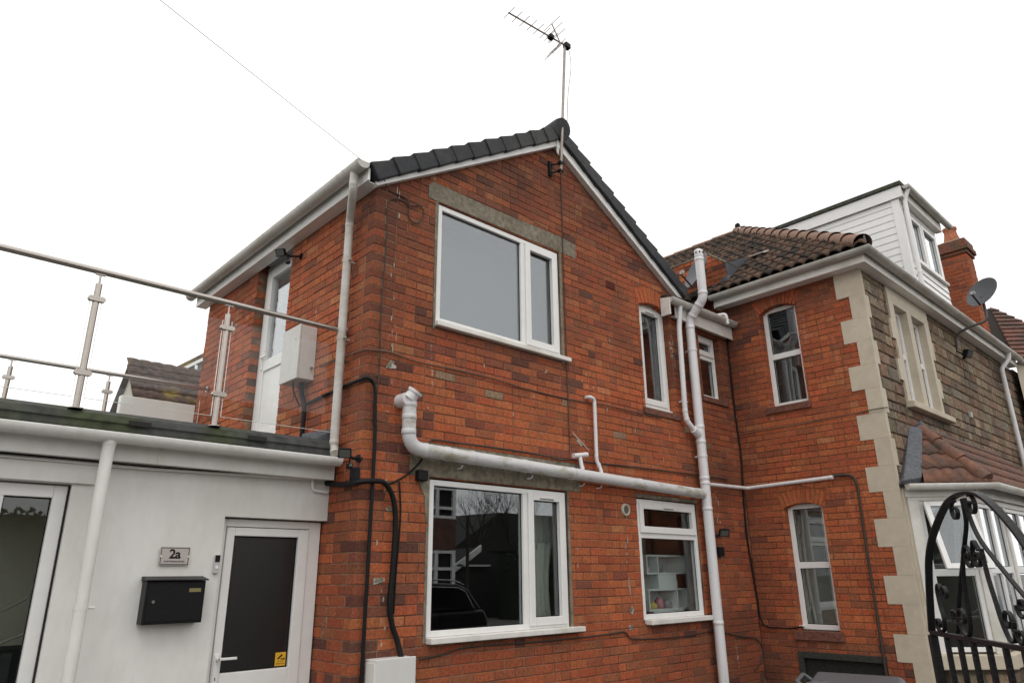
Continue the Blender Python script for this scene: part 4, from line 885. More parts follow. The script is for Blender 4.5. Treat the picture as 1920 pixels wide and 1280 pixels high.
# ================================================================== BALUSTRADES
def clamp(mb,x,y,z,w=.052):
    mb.tube([(x-w+.014,y,z),(x+w-.014,y,z)],.001,4)
    for s in (-1,1):
        pass
    P=[(x+sg*(w-.017)+.017*math.cos(a),z+.017*math.sin(a)) for sg,a0 in ((1,-math.pi/2),(-1,math.pi/2)) for a in [a0+math.pi*k/8 for k in range(9)]]
    mb.prism([(u,y-.016,v) for u,v in P],(0,.03,0))
def balustrade(name,y,z0,zr,posts,xl,xr_,label):
    B=thing(name,((xl+xr_)/2,y,z0),label,'balustrade')
    MB().tube([(xl,y,zr),(xr_,y,zr)],.0212,14).obj('handrail',M_STEEL,B)
    MB().tube([(xr_,y,zr),(xr_+.012,y,zr)],.035,14).obj('wall_flange',M_STEEL,B)
    ze=zr-.022
    for x in posts:
        mb=MB(); mb.tube([(x,y,z0),(x,y,zr-.09)],.0205,14); po=mb.obj('post',M_STEEL,B)
        mb=MB(); mb.tube([(x,y,zr-.09),(x,y,ze)],.0065,8); mb.box(x-.03,x+.03,y-.01,y+.01,ze-.004,ze+.002); mb.obj('saddle',M_STEEL,po)
        mb=MB(); mb.tube([(x,y,z0),(x,y,z0+.006)],.045,14); mb.obj('base_flange',M_STEEL,po)
        for z in (zr-.20,zr-.70):
            mb=MB(); clamp(mb,x,y-.012,z); mb.obj('glass_clamp',M_STEEL,po,.003)
    ed=[xl+.02]+[v for x in posts for v in (x-.034,x+.034)]+[xr_-.055]
    for i in range(0,len(ed),2):
        a,b=ed[i],ed[i+1]; pn=MB().box(a,b,y-.004,y+.004,z0+.075,zr-.14).obj('glass_panel',M_GLASSB,B)
        mb=MB()
        for u in (a,b): mb.box(u-.0012,u+.0012,y-.0042,y+.0042,z0+.074,zr-.139)
        mb.box(a+.0013,b-.0013,y-.0042,y+.0042,z0+.0725,z0+.0749); mb.obj('glass_edge',M_GLASSE,pn)
    return B
B1=balustrade('glass_balustrade',.315,2.57,3.50,(-2.723,-1.862,-1.001),-4.2,-.03,'steel and glass balustrade along the front edge of the flat roof')
for z in (3.24,2.78):
    mb=MB(); mb.box(-.085,-.01,.30,.33,z-.017,z+.017); mb.obj('wall_clamp',mat('clamp_brown',(.09,.05,.035),.6),B1,.006)
B2=balustrade('glass_balustrade',3.42,2.57,3.62,(-1.89,-1.03),-4.2,-.03,'steel and glass balustrade along the rear of the roof terrace')

# ================================================================== SMALL THINGS ON THE WALLS
def cabinet(name,xf,u0,u1,z0,z1,d,label,m,cat='cabinet'):
    c=xf(((u0+u1)/2,0,z0)); T=thing(name,c,label,cat)
    MB(xf).box(u0,u1,.002,d-.02,z0,z1).obj('body',m,T,.006)
    MB(xf).box(u0-.004,u1+.004,d-.018,d,z0-.004,z1+.004).obj('door',m,T,.005)
    return T
CB=cabinet('meter_cabinet',at_left(0),.865,1.19,3.195,3.685,.17,'pale grey meter cabinet high on the side wall by terrace door',M_CREAMBOX)
mb=MB(at_left(0)); mb.tube([(.86,.04,3.30),(.84,.04,3.30)],.012,8); mb.obj('lock',M_STEEL,CB); MB(at_left(0)).tube([(.93,.171,3.56),(.93,.175,3.56)],.008,8).obj('screw',M_STEEL,CB)
tag(MB().tube(smooth_path([(-.05,1.0,3.20),(-.045,.98,3.08),(-.04,.93,2.98),(-.04,.92,2.85),(-.04,.93,2.58)]),.022,8).obj('black_pipe',M_BLACK),'thick black hose dropping from the grey meter cabinet','hose')
tag(MB().tube(smooth_path([(-.12,1.02,3.20),(-.10,1.02,3.1),(-.05,1.0,2.99)]),.008,6).obj('cable',M_BLACK),'thin cable looping below the grey meter cabinet','cable','cables clipped to the walls')
LB=cabinet('gas_meter_box',front,.125,.455,.30,1.008,.15,'white meter box at ground level below large window',M_BOXW)
MB(front).box(.113,.123,.03,.145,.31,.99).obj('hinge',M_UPVC_D,LB,.003)
MB(front).box(.40,.425,.1505,.156,.62,.66).obj('lock',M_BLACK,LB,.003); MB(front).box(.20,.36,.1502,.1512,.80,.803).obj('lid_seam',M_UPVC_D,LB)
for z in (3.26,3.60): MB(at_left(0)).tube([(1.196,.155,z),(1.196,.155,z+.05)],.007,8).obj('hinge',M_STEEL,CB)
# letter box
XW=at_front(EY); T=thing('letter_box',(-1.1,.40,1.28),'black metal letter box on white wall','letter box')
MB(XW).box(-1.285,-.915,.002,.10,1.285,1.545).obj('body',M_BLACKP,T,.005)
MB(XW).hexa([(-1.292,.0,1.546),(-.905,.0,1.546),(-.905,.125,1.546),(-1.292,.125,1.546),(-1.292,.0,1.575),(-.905,.0,1.575),(-.905,.125,1.553),(-1.292,.125,1.553)]).obj('lid',M_BLACKP,T,.003)
MB(XW).box(-1.27,-.93,.1005,.105,1.30,1.53).obj('door',M_BLACKP,T,.003)
MB(XW).tube([(-1.235,.104,1.42),(-1.235,.113,1.42)],.010,12).obj('lock',M_CHROME,T); MB(XW).box(-1.02,-.945,.1055,.107,1.475,1.498).obj('name_plate',mat('brass',(.30,.27,.12),.4,metal=.6),T)
# house sign
def text_mesh(s,size,xf,u,z,d,font_sp=1.0,bold=0):
    cu=bpy.data.curves.new('t','FONT'); cu.body=s; cu.size=size; cu.align_x='CENTER'; cu.align_y='CENTER'; cu.extrude=.0004; cu.offset=bold; cu.space_character=font_sp
    ob=bpy.data.objects.new('t',cu); COL.objects.link(ob); dg=bpy.context.evaluated_depsgraph_get(); dg.update(); me=bpy.data.meshes.new_from_object(ob.evaluated_get(dg)); bpy.data.objects.remove(ob)
    for v in me.vertices: v.co=xf((u+v.co.x, d+v.co.z, z+v.co.y))
    bm=bmesh.new(); bm.from_mesh(me); bmesh.ops.recalc_face_normals(bm,faces=bm.faces); bm.to_mesh(me); bm.free(); return me
T=thing('house_sign',(-1.11,.44,1.64),'small house number plaque reading 2a above letter box','sign')
MB(XW).box(-1.205,-1.015,.012,.016,1.642,1.760).obj('plate',M_SIGN,T,.002)
mb=MB(XW); a,b,c,e,q=-1.200,-1.020,1.647,1.755,.004
mb.box(a,b,.0162,.0168,c,c+q); mb.box(a,b,.0162,.0168,e-q,e); mb.box(a,a+q,.0162,.0168,c+q,e-q); mb.box(b-q,b,.0162,.0168,c+q,e-q); mb.obj('border',M_BLACK,T)
for s_,sz,zz,bo,sp in (('2a',.082,1.712,.0022,.95),('AUSTWHILE ROAD',.0155,1.667,.0002,1.0)):
    me=text_mesh(s_,sz,XW,-1.11,zz,.0168,sp,bo); me.materials.append(M_BLACK); link('lettering',me,T)
for x in (-1.197,-1.023): MB(XW).tube([(x,.0,1.70),(x,.019,1.70)],.006,10).obj('fixing',M_UPVC,T)
# door bell
T=thing('door_bell',(-.825,.44,1.59),'small grey and black video door bell beside door frame','door bell')
MB(XW).box(-.845,-.808,.002,.022,1.59,1.712).obj('body',mat('bell_grey',(.5,.5,.5),.4),T,.004); MB(XW).box(-.843,-.810,.0222,.025,1.665,1.710).obj('lens_plate',M_BLACK,T); MB(XW).tube([(-.8265,.022,1.63),(-.8265,.027,1.63)],.011,14).obj('button',M_UPVC,T)
# cctv sticker on the door glass
T=thing('warning_sticker',(-.235,.53,.95),'yellow camera warning sticker on the door glass','sticker'); gd=dd-.0225
MB(XE).box(-.285,-.205,gd,gd+.001,.955,1.045).obj('sheet',M_YEL,T)
mb=MB(XE); mb.slab([(-.270,1.005),(-.262,.997),(-.228,1.024),(-.236,1.034)],gd+.0012,gd+.0016); mb.box(-.243,-.218,gd+.0012,gd+.0016,.996,1.004); mb.box(-.219,-.213,gd+.0012,gd+.0016,.990,1.010); mb.obj('camera_symbol',M_BLACK,T)
for s_,zz in (('CCTV IN',.984),('OPERATION',.969)):
    me=text_mesh(s_,.0125,XE,-.245,zz,gd+.0014); me.materials.append(M_BLACK); link('lettering',me,T)
# floodlights
def floodlight(loc,yaw,label,wall,size=1.0,sensor=True):
    L=Vector(loc); T=thing('floodlight',L,label,'floodlight','black floodlights on the walls')
    M=Matrix.Translation(L)@Matrix.Rotation(yaw,4,'Z')@Matrix.Rotation(R(28),4,'X')@Matrix.Scale(size,4)
    xf=lambda p: M@Vector(p)
    MB(xf).hexa([(-.055,-.035,-.042),(.055,-.035,-.042),(.055,-.035,.042),(-.055,-.035,.042),(-.042,.018,-.03),(.042,.018,-.03),(.042,.018,.03),(-.042,.018,.03)]).obj('housing',M_BLACK,T,.004)
    MB(xf).box(-.043,.043,-.0375,-.0355,-.031,.031).obj('lamp_glass',M_LAMPG,T)
    w_=Vector(wall); mb=MB(); mb.tube([L,(L+w_)/2+Vector((0,0,-.02)),w_],.012,6); mb.tube([w_,w_+(w_-L).normalized()*.01],.032,10); mb.obj('arm',M_BLACK,T)
    if sensor:
        s=L.lerp(w_,.35)+Vector((0,0,-.075)); mb=MB(); mb.tube([s+Vector((0,0,.06)),s],.008,6); mb.box(s.x-.02,s.x+.02,s.y-.022,s.y+.02,s.z-.03,s.z+.008); sn=mb.obj('sensor',M_BLACK,T,.004)
        MB().lathe([(0,-.012),(.012,-.006),(.014,0)],(s.x,s.y-.022,s.z-.01),(0,1,0),10).obj('sensor_lens',M_LAMPG,sn)
    return T
floodlight((-.15,1.46,4.60),R(-60),'black floodlight above the terrace door under the eave',(-.01,1.34,4.56),.95)
floodlight((-.185,-.085,2.425),R(-35),'black floodlight at the house corner beside extension gutter',(-.01,.02,2.41),.9)
floodlight((4.86,-.10,2.02),R(-40),'black floodlight beside the tall white soil pipe',(4.78,-.01,1.98),1.1,False)
floodlight((9.10,-1.96,4.66),R(-10),'black floodlight on the stone front wall',(9.10,-1.84,4.72),1.5)
def jbox(loc,xf,w_,h,d,label):
    T=tag(MB(xf).box(loc[0]-w_/2,loc[0]+w_/2,.004,d,loc[1]-h/2,loc[1]+h/2).obj('junction_box',M_BLACK,None,.008),label,'junction box'); return T
jbox((.545,2.322),front,.095,.085,.06,'black junction box above left corner of large lower window')
jbox((.03,2.29),at_left(0),.085,.10,.05,'black junction box on the corner above the black hoses')
jbox((4.86,1.80),front,.105,.105,.06,'black junction box below floodlight by soil pipe')
# cables
def cable(pts,r,label,m=None,name='cable',n=6): return tag(MB().tube(smooth_path(pts,4),r,n).obj(name,m or M_BLACK),label,'cable','cables clipped to the walls')
M_CAB=mat('old_cable',(.045,.035,.028),.7); M_CABG=mat('grey_cable',(.10,.075,.055),.8)
cable([(-.025,.95,2.99),(-.025,.688,3.005),(-.025,.335,3.02),(-.03,.06,3.025),(-.01,-.04,3.03),(.05,-.035,3.0),(.073,-.035,2.93),(.08,-.03,2.824),(.094,-.03,2.574),(.095,-.03,2.249),(.092,-.03,1.859),(.091,-.03,1.487),(.088,-.03,1.202),(.085,-.03,GZ)],.016,'black conduit from terrace side running round corner down to ground')
cable([(-.03,.46,2.265),(-.035,.215,2.23),(-.04,.0,2.222),(-.01,-.05,2.228),(.06,-.055,2.238),(.168,-.05,2.242),(.232,-.045,2.198),(.286,-.04,2.102),(.312,-.035,1.944),(.305,-.035,1.634),(.29,-.035,1.373),(.317,-.035,1.226),(.364,-.04,1.115),(.391,-.06,1.0)],.021,'thick black hose curving down the corner into white meter box')
hose=bpy.data.objects[-1] if False else [o for o in bpy.data.objects if o.get('label','').startswith('thick black hose curving')][0]
for (x,z) in ((.335,1.98),(.325,1.62),(.305,1.38),(.21,2.235)): MB(front).tube([(x,.002,z),(x,.014,z)],.012,12).obj('saddle_clip',M_UPVC_D,hose)
cable([(.347,-.012,2.262),(.369,-.012,2.027),(.361,-.012,1.789),(.348,-.012,1.558),(.342,-.012,1.297)],.007,'thin black cable beside the thick black hose')
cable([(.19,-.015,2.238),(.274,-.015,2.243),(.346,-.015,2.278),(.42,-.015,2.325),(.519,-.015,2.411),(.555,-.015,2.46)],.008,'short black cable rising to box above lower window')
cable([(-.125,-.06,4.86),(.02,-.07,4.80),(.10,-.02,4.76),(.20,-.012,4.75),(.30,-.012,4.74),(.338,-.012,4.688),(.331,-.012,4.595),(.368,-.012,4.54),(.431,-.012,4.546),(.486,-.012,4.62),(.496,-.012,4.693),(.435,-.012,4.725),(.35,-.012,4.687),(.28,-.012,4.704),(.207,-.012,4.703),(.142,-.012,4.672),(.113,-.012,4.604),(.117,-.012,4.425),(.113,-.012,4.122),(.108,-.012,3.828),(.103,-.012,3.544),(.114,-.012,3.182),(.10,-.02,2.99)],.0055,'black telephone cable looped near eave and dropping along corner',M_CAB)
cable([(2.25,-.10,5.80),(2.346,-.012,5.78),(2.341,-.012,5.211),(2.335,-.012,4.572),(2.334,-.012,3.9),(2.333,-.012,3.28),(2.333,-.012,2.9),(2.33,-.012,2.687)],.0055,'aerial cable running straight down past upper window',M_CAB)
cable([(-.012,.747,3.291),(-.012,.384,3.289),(-.014,.049,3.274),(.0,-.016,3.268),(.034,-.012,3.273),(.199,-.012,3.29),(.465,-.012,3.265),(.774,-.012,3.269),(1.296,-.012,3.272),(1.735,-.012,3.247),(2.325,-.012,3.241),(2.873,-.012,3.265),(3.195,-.012,3.267),(3.537,-.012,3.265),(3.9,-.012,3.27)],.0055,'thin cable along the wall beneath upper window',M_CABG)
cable([(.599,-.02,2.567),(.63,-.015,2.61),(.678,-.015,2.629),(.875,-.015,2.63),(1.295,-.015,2.636),(1.825,-.015,2.635),(2.186,-.015,2.616),(2.324,-.015,2.63),(2.575,-.015,2.628),(3.263,-.015,2.649),(3.889,-.015,2.659),(4.541,-.015,2.667),(5.229,-.015,2.672)],.0075,'dark cable just above the horizontal waste pipe',M_CAB)
cable([(.585,-.015,.972),(.805,-.012,.989),(1.069,-.012,1.024),(1.78,-.012,1.014),(2.395,-.012,1.015),(2.774,-.012,1.021),(3.032,-.012,1.026),(3.125,-.012,.962),(3.523,-.012,.938),(3.992,-.012,.931),(4.615,-.012,.95),(4.941,-.012,.898),(5.225,-.012,.853),(5.463,-.012,.827),(5.60,-.012,.742),(5.61,-.012,.641),(5.505,-.012,.534),(5.37,-.012,.483)],.0065,'dark cable sagging along wall below the lower windows',M_CAB)
cable([(5.595,-.02,4.60),(5.59,-.02,4.258),(5.578,-.02,3.811),(5.595,-.02,3.381),(5.611,-.02,2.962),(5.57,-.02,2.584),(5.535,-.02,2.023),(5.57,-.02,1.643),(5.61,-.022,1.25),(5.615,-.03,1.05),(5.62,-.09,.95),(5.62,-.249,.941),(5.62,-.414,.941),(5.62,-.54,.964)],.010,'black cable down the inner corner between brick walls')
cable([(5.60,-1.158,2.62),(5.62,-1.269,2.624),(5.62,-1.369,2.601),(5.62,-1.41,2.518),(5.62,-1.412,2.31),(5.62,-1.402,1.789),(5.62,-1.401,1.343),(5.62,-1.395,.912),(5.62,-1.399,.3)],.015,'black conduit down brick side wall near cream corner blocks',M_CAB)
cable([(5.628,-.01,3.273),(5.628,-.126,3.284),(5.628,-.498,3.29),(5.628,-.848,3.289),(5.628,-1.246,3.303),(5.625,-1.497,3.306),(5.62,-1.65,3.317),(5.62,-1.85,3.32),(5.72,-1.86,3.33)],.0055,'thin cable across brick side wall below upper sash window',M_CABG)
tag(MB().tube([Vector((-.10,-.06,4.865)).lerp(Vector((-25,-6.33,8.95)),t)-Vector((0,0,1.1*4*t*(1-t)*.3)) for t in [i/24 for i in range(25)]],.0022,5).obj('overhead_wire',M_CABG),'overhead telephone wire running from eave up across the sky','wire')
# tv aerial
T=thing('tv_aerial',(2.24,-.10,5.75),'television aerial on tall pole fixed to gable peak','aerial')
mt=Vector((2.385,-.12,7.56)); mbm=Vector((2.232,-.12,5.76))
MB().tube([mbm,mt],.016,10).obj('mast',mat('mast_grey',(.33,.28,.25),.5,metal=.4,noise=.25,nscale=8),T)
mb=MB(); mb.box(2.15,2.19,-.03,.0,5.74,5.92); mb.tube([(2.17,-.02,5.88),(2.245,-.12,5.88)],.010,6); mb.tube([(2.17,-.02,5.78),(2.235,-.12,5.78)],.010,6); mb.box(2.205,2.26,-.145,-.095,5.865,5.895); mb.box(2.20,2.255,-.145,-.095,5.765,5.79); mb.obj('wall_bracket',M_BLACK,T)
b0=Vector((2.43,-.13,7.565)); b1=Vector((1.545,-.035,7.585)); bd_=(b1-b0).normalized(); el=Vector((bd_.y*-1,bd_.x,0)).normalized()
bm_=MB().tube([b0,b1],.010,6).obj('boom',M_STEEL_D,T)
for i,s in enumerate((0.02,.14,.26,.38,.49,.60,.68,.74)):
    c=b1.lerp(b0,s); MB().tube([c-el*.10+Vector((0,0,.012)),c+el*.10+Vector((0,0,.012))],.0042,5).obj('director',M_STEEL_D,bm_)
dpc=b1.lerp(b0,.70); MB().box(dpc.x-.03,dpc.x+.03,dpc.y-.03,dpc.y+.03,dpc.z-.025,dpc.z+.03).obj('dipole_box',M_BLACK,T,.005)
for sg in (1,-1):
    c0=b1.lerp(b0,.86); arm=[c0, c0-bd_*-.05+Vector((0,0,.09*sg)), c0-bd_*-.12+Vector((0,0,.21*sg))]
    MB().tube(arm,.008,5).obj('reflector_arm',M_STEEL_D,T)
    for t in (.35,.68,1.0):
        c=c0+(arm[2]-c0)*t; MB().tube([c-el*.15,c+el*.15],.004,5).obj('reflector_rod',M_STEEL_D,T)
MB().box(2.37,2.45,-.16,-.10,7.535,7.60).obj('mast_clamp',M_BLACK,T,.004)
tag(MB().tube(smooth_path([(2.44,-.13,7.56),(2.46,-.14,7.3),(2.40,-.13,6.9),(2.38,-.12,6.6),(2.37,-.12,6.45)]),.0035,5).obj('cable',M_CAB),'thin loose cable hanging beside the aerial pole','cable','cables clipped to the walls')
# satellite dishes
def dish(c,az,el_,r,label,poles,lnb=True):
    c=Vector(c); T=thing('satellite_dish',c,label,'satellite dish'); M=Matrix.Translation(c)@Matrix.Rotation(az,4,'Z')@Matrix.Rotation(el_,4,'X'); xf=lambda p:M@Vector(p)
    mb=MB(xf); prof=[(r*t,-.0+ .28*r*t*t*1.0) for t in (0,.2,.4,.6,.8,.95,1.0)]; prof2=[(r*1.01,.28*r-.0),(r*1.02,.27*r),(r*.8,.28*r*.64-.012),(r*.4,.28*r*.16-.012),(0,-.012)]
    mb.lathe([(p,q) for p,q in prof]+prof2,(0,0,0),(0,-1,0),28); mb.obj('reflector',M_DISH,T)
    mb=MB(xf); mb.tube([(0,-.28*r+.02,-r),( 0,-.95*r,-.62*r)],.012,6); mb.obj('arm',M_BLACK,T)
    mb=MB(xf); mb.tube([(0,-.95*r,-.66*r),(0,-.95*r,-.5*r)],.022,8); mb.tube([(-.03,-.93*r,-.5*r),(.03,-.93*r,-.5*r)],.026,8); mb.obj('receiver',M_STEEL_D if not lnb else mat('lnb',(.35,.35,.35),.5),T)
    mb=MB(); mb.tube(arc_pts(poles,4,.10),.02,8); mb.obj('pole',mat('pole_grey',(.12,.11,.105),.5,metal=.4),T)
    mb=MB(xf); mb.box(-.05,.05,.01,.07,-.06,.06); mb.obj('bracket',M_BLACK,T,.004)
    return T
dish((5.40,.17,5.60),R(-118),R(-22),.275,'grey satellite dish on brick parapet behind white vent pipe',[(5.44,.2,5.58),(5.52,.24,5.5),(5.64,.24,5.5)])
dish((9.12,-2.36,5.50),R(-113),R(-24),.245,'large grey satellite dish on bent pole over the front gutter',[(9.10,-1.86,4.75),(9.10,-1.88,4.98),(9.10,-2.12,5.06),(9.12,-2.32,5.08),(9.12,-2.32,5.48)])

# ================================================================== GATE
GP=Vector((-.33,-3.868,0)); gdv=Vector((-.7725,-.635,0)); gn=Vector((gdv.y,-gdv.x,0))
XG=lambda p: GP+gdv*p[0]+gn*p[1]+Vector((0,0,p[2]))
T=thing('iron_gate',GP+Vector((0,0,GZ)),'black wrought iron garden gate with arched scrollwork top','gate')
GW=.80
def flatbar(pts,name,w_=.011,th=.0055,par=T):
    mb=MB(); P=[XG((u,0,z)) for u,z in pts]; mb.strip(P,gn*w_,th,gn); return mb.obj(name,M_BLACKP,par,.0012)
def cr(pts,k=6): return [(p.x,p.z) for p in smooth_path([(u,0,z) for u,z in pts],k)]
archp=cr([(.0,1.38),(.021,1.45),(.045,1.52),(.073,1.584),(.115,1.635),(.172,1.679),(.225,1.712),(.268,1.733),(.31,1.743),(.35,1.747),(.40,1.745),(.45,1.733),(.51,1.697),(.575,1.64),(.63,1.575),(.69,1.505),(.75,1.43),(.80,1.38)])
flatbar(archp,'arch_bar',.020,.008)
def scroll(c,r0,r1,a0,turns,n=26): return [(c[0]+(r0+(r1-r0)*t)*math.cos(a0+turns*2*math.pi*t)*.85, c[1]+(r0+(r1-r0)*t)*math.sin(a0+turns*2*math.pi*t)) for t in [i/n for i in range(n+1)]]
for sg in (-1,1):
    m_=lambda u: .40+sg*(.40-u) if False else (u if sg<0 else .80-u)
    flatbar([(m_(u),z) for u,z in cr([(.352,1.735),(.352,1.70),(.345,1.665),(.315,1.62),(.285,1.575),(.24,1.51),(.205,1.455),(.185,1.415),(.170,1.388)])] ,'scroll_bar') if sg<0 else None
flatbar(cr([(.365,1.735),(.375,1.68),(.40,1.63),(.45,1.58),(.52,1.52),(.57,1.48),(.62,1.44)]),'scroll_bar')
flatbar(cr([(.285,1.575),(.27,1.53),(.262,1.48),(.258,1.43),(.245,1.395),(.225,1.385),(.205,1.395),(.195,1.415)])+scroll((.215,1.43),.028,.010,-2.6,-1.1),'scroll_bar')
flatbar(cr([(.398,1.605),(.402,1.54),(.414,1.48),(.425,1.43),(.443,1.395),(.465,1.39),(.478,1.41)])+scroll((.455,1.435),.028,.010,-.6,1.1),'scroll_bar')
flatbar(scroll((.30,1.705),.028,.008,1.2,1.2),'scroll'); flatbar(scroll((.395,1.712),.028,.008,1.9,-1.2),'scroll')
flatbar(cr([(.295,1.595),(.315,1.615),(.335,1.60)])+scroll((.322,1.582),.026,.008,.6,-1.2),'scroll'); flatbar(cr([(.385,1.60),(.365,1.625),(.35,1.60)])+scroll((.368,1.582),.026,.008,2.4,1.2),'scroll')
flatbar(cr([(.115,1.50),(.105,1.515),(.09,1.50),(.092,1.46),(.10,1.42),(.09,1.392),(.07,1.386)])+scroll((.06,1.405),.02,.007,-1.0,-1.1),'scroll'); flatbar(scroll((.135,1.49),.02,.006,2.6,-1.2),'scroll')
flatbar(scroll((.18,1.43),.026,.008,2.4,1.2),'scroll'); flatbar(scroll((.50,1.405),.022,.007,2.6,1.1),'scroll'); flatbar(scroll((.53,1.47),.028,.008,3.0,1.2),'scroll'); flatbar(scroll((.60,1.50),.03,.008,3.0,1.2),'scroll')
flatbar(cr([(.62,1.44),(.60,1.47),(.58,1.50)]),'scroll_bar'); flatbar(scroll((.68,1.42),.03,.008,.0,1.2),'scroll')
for z in (1.378,.25): 
    mb=MB(XG); mb.box(0,GW,-.009,.009,z-.006,z+.006); mb.obj('rail',M_BLACKP,T,.002)
for k,u in enumerate((.0,.093,.171,.249,.332,.414,.498,.58,.665,.80)):
    w_=.011 if u in (.0,.80) else .0065; mb=MB(XG); mb.box(u-w_,u+w_,-w_,w_,GZ+.06 if u in(.0,.8) else .25,1.372); mb.obj('upright',M_BLACKP,T,.002)
mb=MB(XG); mb.box(.86,.92,-.03,.03,GZ,1.75); mb.obj('gate_post',M_BLACKP,T,.004); mb=MB(XG)
for z in (.3,1.3): mb.box(.80,.87,-.008,.008,z,z+.03)
mb.obj('hinge',M_BLACKP,T)
# wheelie bin
T=thing('wheelie_bin',(2.75,-2.4,GZ),'grey wheelie bin lid below the brick side wall','bin'); MBN=mat('bin_grey',(.075,.075,.085),.5,noise=.1)
BM=Matrix.Translation((2.80,-2.30,-.045))@Matrix.Rotation(R(20),4,'Z'); XB=lambda p:BM@Vector(p)
MB(XB).hexa([(-.24,-.22,GZ+.08),(.24,-.22,GZ+.08),(.24,.22,GZ+.08),(-.24,.22,GZ+.08),(-.28,-.29,.80),(.28,-.29,.80),(.28,.29,.80),(-.28,.29,.80)]).obj('body',MBN,T,.02)
MB(XB).hexa([(-.31,-.32,.80),(.31,-.32,.80),(.31,.34,.80),(-.31,.34,.80),(-.27,-.27,.86),(.27,-.27,.87),(.27,.30,.88),(-.27,.30,.88)]).obj('lid',MBN,T,.02)
mb=MB(XB); mb.tube(arc_pts([(-.22,.34,.82),(-.22,.40,.86),(.22,.40,.86),(.22,.34,.82)],4,.04),.016,8); mb.obj('handle',MBN,T)
for s_ in (-1,1): MB(XB).tube([(s_*.27,.2,GZ+.1),(s_*.31,.2,GZ+.1)],.1,16).obj('wheel',M_BLACK,T)

# ================================================================== BEHIND THE GLASS
curtain(front,2.10,2.68,1.80,2.45,-.30,'pale net curtain behind right pane of large lower window',waves=6)
curtain(front,2.06,2.34,1.0,1.85,-.27,'gathered pale curtain fold low in the large lower window',waves=4,amp=.02,gather=.25)
curtain(front,2.44,2.72,1.0,1.85,-.33,'straight pale curtain beside gathered fold in large lower window',waves=3,amp=.012)
curtain(front,.10,2.8,3.55,4.9,-.35,'grey blind cloth drawn behind the large upper window',m=M_CURTD,waves=3,amp=.004)
curtain(XR,.42,.62,.8,2.45,-.32,'pale curtain on left of lower sash window in brick side',waves=3,gather=.2); curtain(XR,.80,1.05,.8,2.45,-.32,'pale curtain on right of lower sash window in brick side',waves=3)
curtain(XR,.45,.95,3.45,4.5,-.40,'dark hanging cloth in upper sash window of brick side',m=M_CURTD,waves=4,amp=.03)
curtain(front,3.95,4.25,3.3,4.75,-.4,'dark curtain in the narrow upper window',m=M_CURTD,waves=3)
U=thing('shelf_unit',(4.054,.43,.0),'white stacked cube shelf unit inside the kitchen window','shelf unit'); MSH=mat('shelf_white',(.80,.83,.81),.5)
yk=.31
def shelf(x0,x1,z0,z1,div):
    mb=MB(); t=.018; mb.box(x0,x1,yk,yk+.25,z0,z0+t); mb.box(x0,x1,yk,yk+.25,z1-t,z1); mb.box(x0,x0+t,yk,yk+.25,z0+t,z1-t); mb.box(x1-t,x1,yk,yk+.25,z0+t,z1-t); mb.box(div,div+t,yk,yk+.25,z0+t,z1-t); mb.box(x0+t,x1-t,yk+.24,yk+.25,z0+t,z1-t); mb.obj('shelf_cube',MSH,U)
shelf(3.880,4.642,1.555,1.765,4.083); shelf(3.885,4.642,1.17,1.40,4.420)
mb=MB(); mb.box(4.083,4.430,yk+.002,yk+.25,1.401,1.554); mb.obj('shelf_block',MSH,U); mb=MB(); mb.box(3.957,4.536,yk+.002,yk+.25,.75,1.169); mb.obj('base_block',MSH,U)
for k,(x,z,h,c,nm) in enumerate(((3.967,1.574,.07,(.6,.5,.5),'pale jar on the upper shelf'),(4.218,1.574,.10,(.25,.3,.3),'grey tub on the upper shelf'),(4.507,1.401,.11,(.5,.55,.6),'white bottle with blue cap beside shelf block'),(3.948,1.189,.13,(.10,.2,.45),'blue bottle on lower shelf'),(4.063,1.189,.07,(.6,.45,.1),'yellow pot on lower shelf'),(4.198,1.189,.12,(.6,.25,.3),'pink tub on lower shelf'),(4.343,1.189,.09,(.3,.3,.3),'grey pot on lower shelf'))):
    mb=MB(); r_=.05 if h>.1 else .06; mb.lathe([(0,0),(r_,0),(r_,h*.75),(r_*.6,h*.85),(r_*.6,h),(0,h)],(x,yk+.1,z),(0,0,1),14); tag(mb.obj('container',mat('jar%d'%k,c,.4)),nm,'container')

# ================================================================== FAR ROOFS BEHIND THE TERRACE
T=thing('distant_house',(3.5,16.5,GZ),'distant cream gabled house with mossy tiled roof beyond terrace','house')
zr_,ze_,x0_,x1_,yr=7.15,5.45,2.10,9.0,16.0
MB().prism([(x0_+.15,yr-1.7,GZ),(x0_+.15,yr+1.7,GZ),(x0_+.15,yr+1.7,ze_),(x0_+.15,yr,zr_-.1),(x0_+.15,yr-1.7,ze_)],(x1_-x0_-.3,0,0)).obj('wall',mat('far_cream',(.58,.55,.46),.8),T)
M_FT=mat('far_tile',(.075,.05,.042),.95,noise=.5,nscale=1.2,col2=(.17,.12,.03),lo=.56,hi=.68,bump=.6,bscale=20)
mb=MB(); 
for sg in (-1,1): mb.prism([(x0_,yr,zr_),(x1_,yr,zr_),(x1_,yr+sg*1.9,ze_-.2),(x0_,yr+sg*1.9,ze_-.2)],(0,0,-.08))
fr_=mb.obj('roof',M_FT,T); mbt=MB(); mbt.smooth=True; v2,f2=tile_mesh(.33,.42,8,1,.025); mbt.add(v2,f2); FT=mbt.mesh('far_tile'); FT.materials.append(M_FT)
tiles_on(Vector((x0_,yr-1.9,ze_-.2)),Vector((1,0,0)),Vector((0,1.9,zr_-ze_+.2)),[(0,0),(x1_-x0_,0),(x1_-x0_,2.68),(0,2.68)],FT,.33,.38,fr_)
MB().tube([(x0_,yr,zr_),(x1_,yr,zr_)],.08,10).obj('ridge',M_FT,fr_)
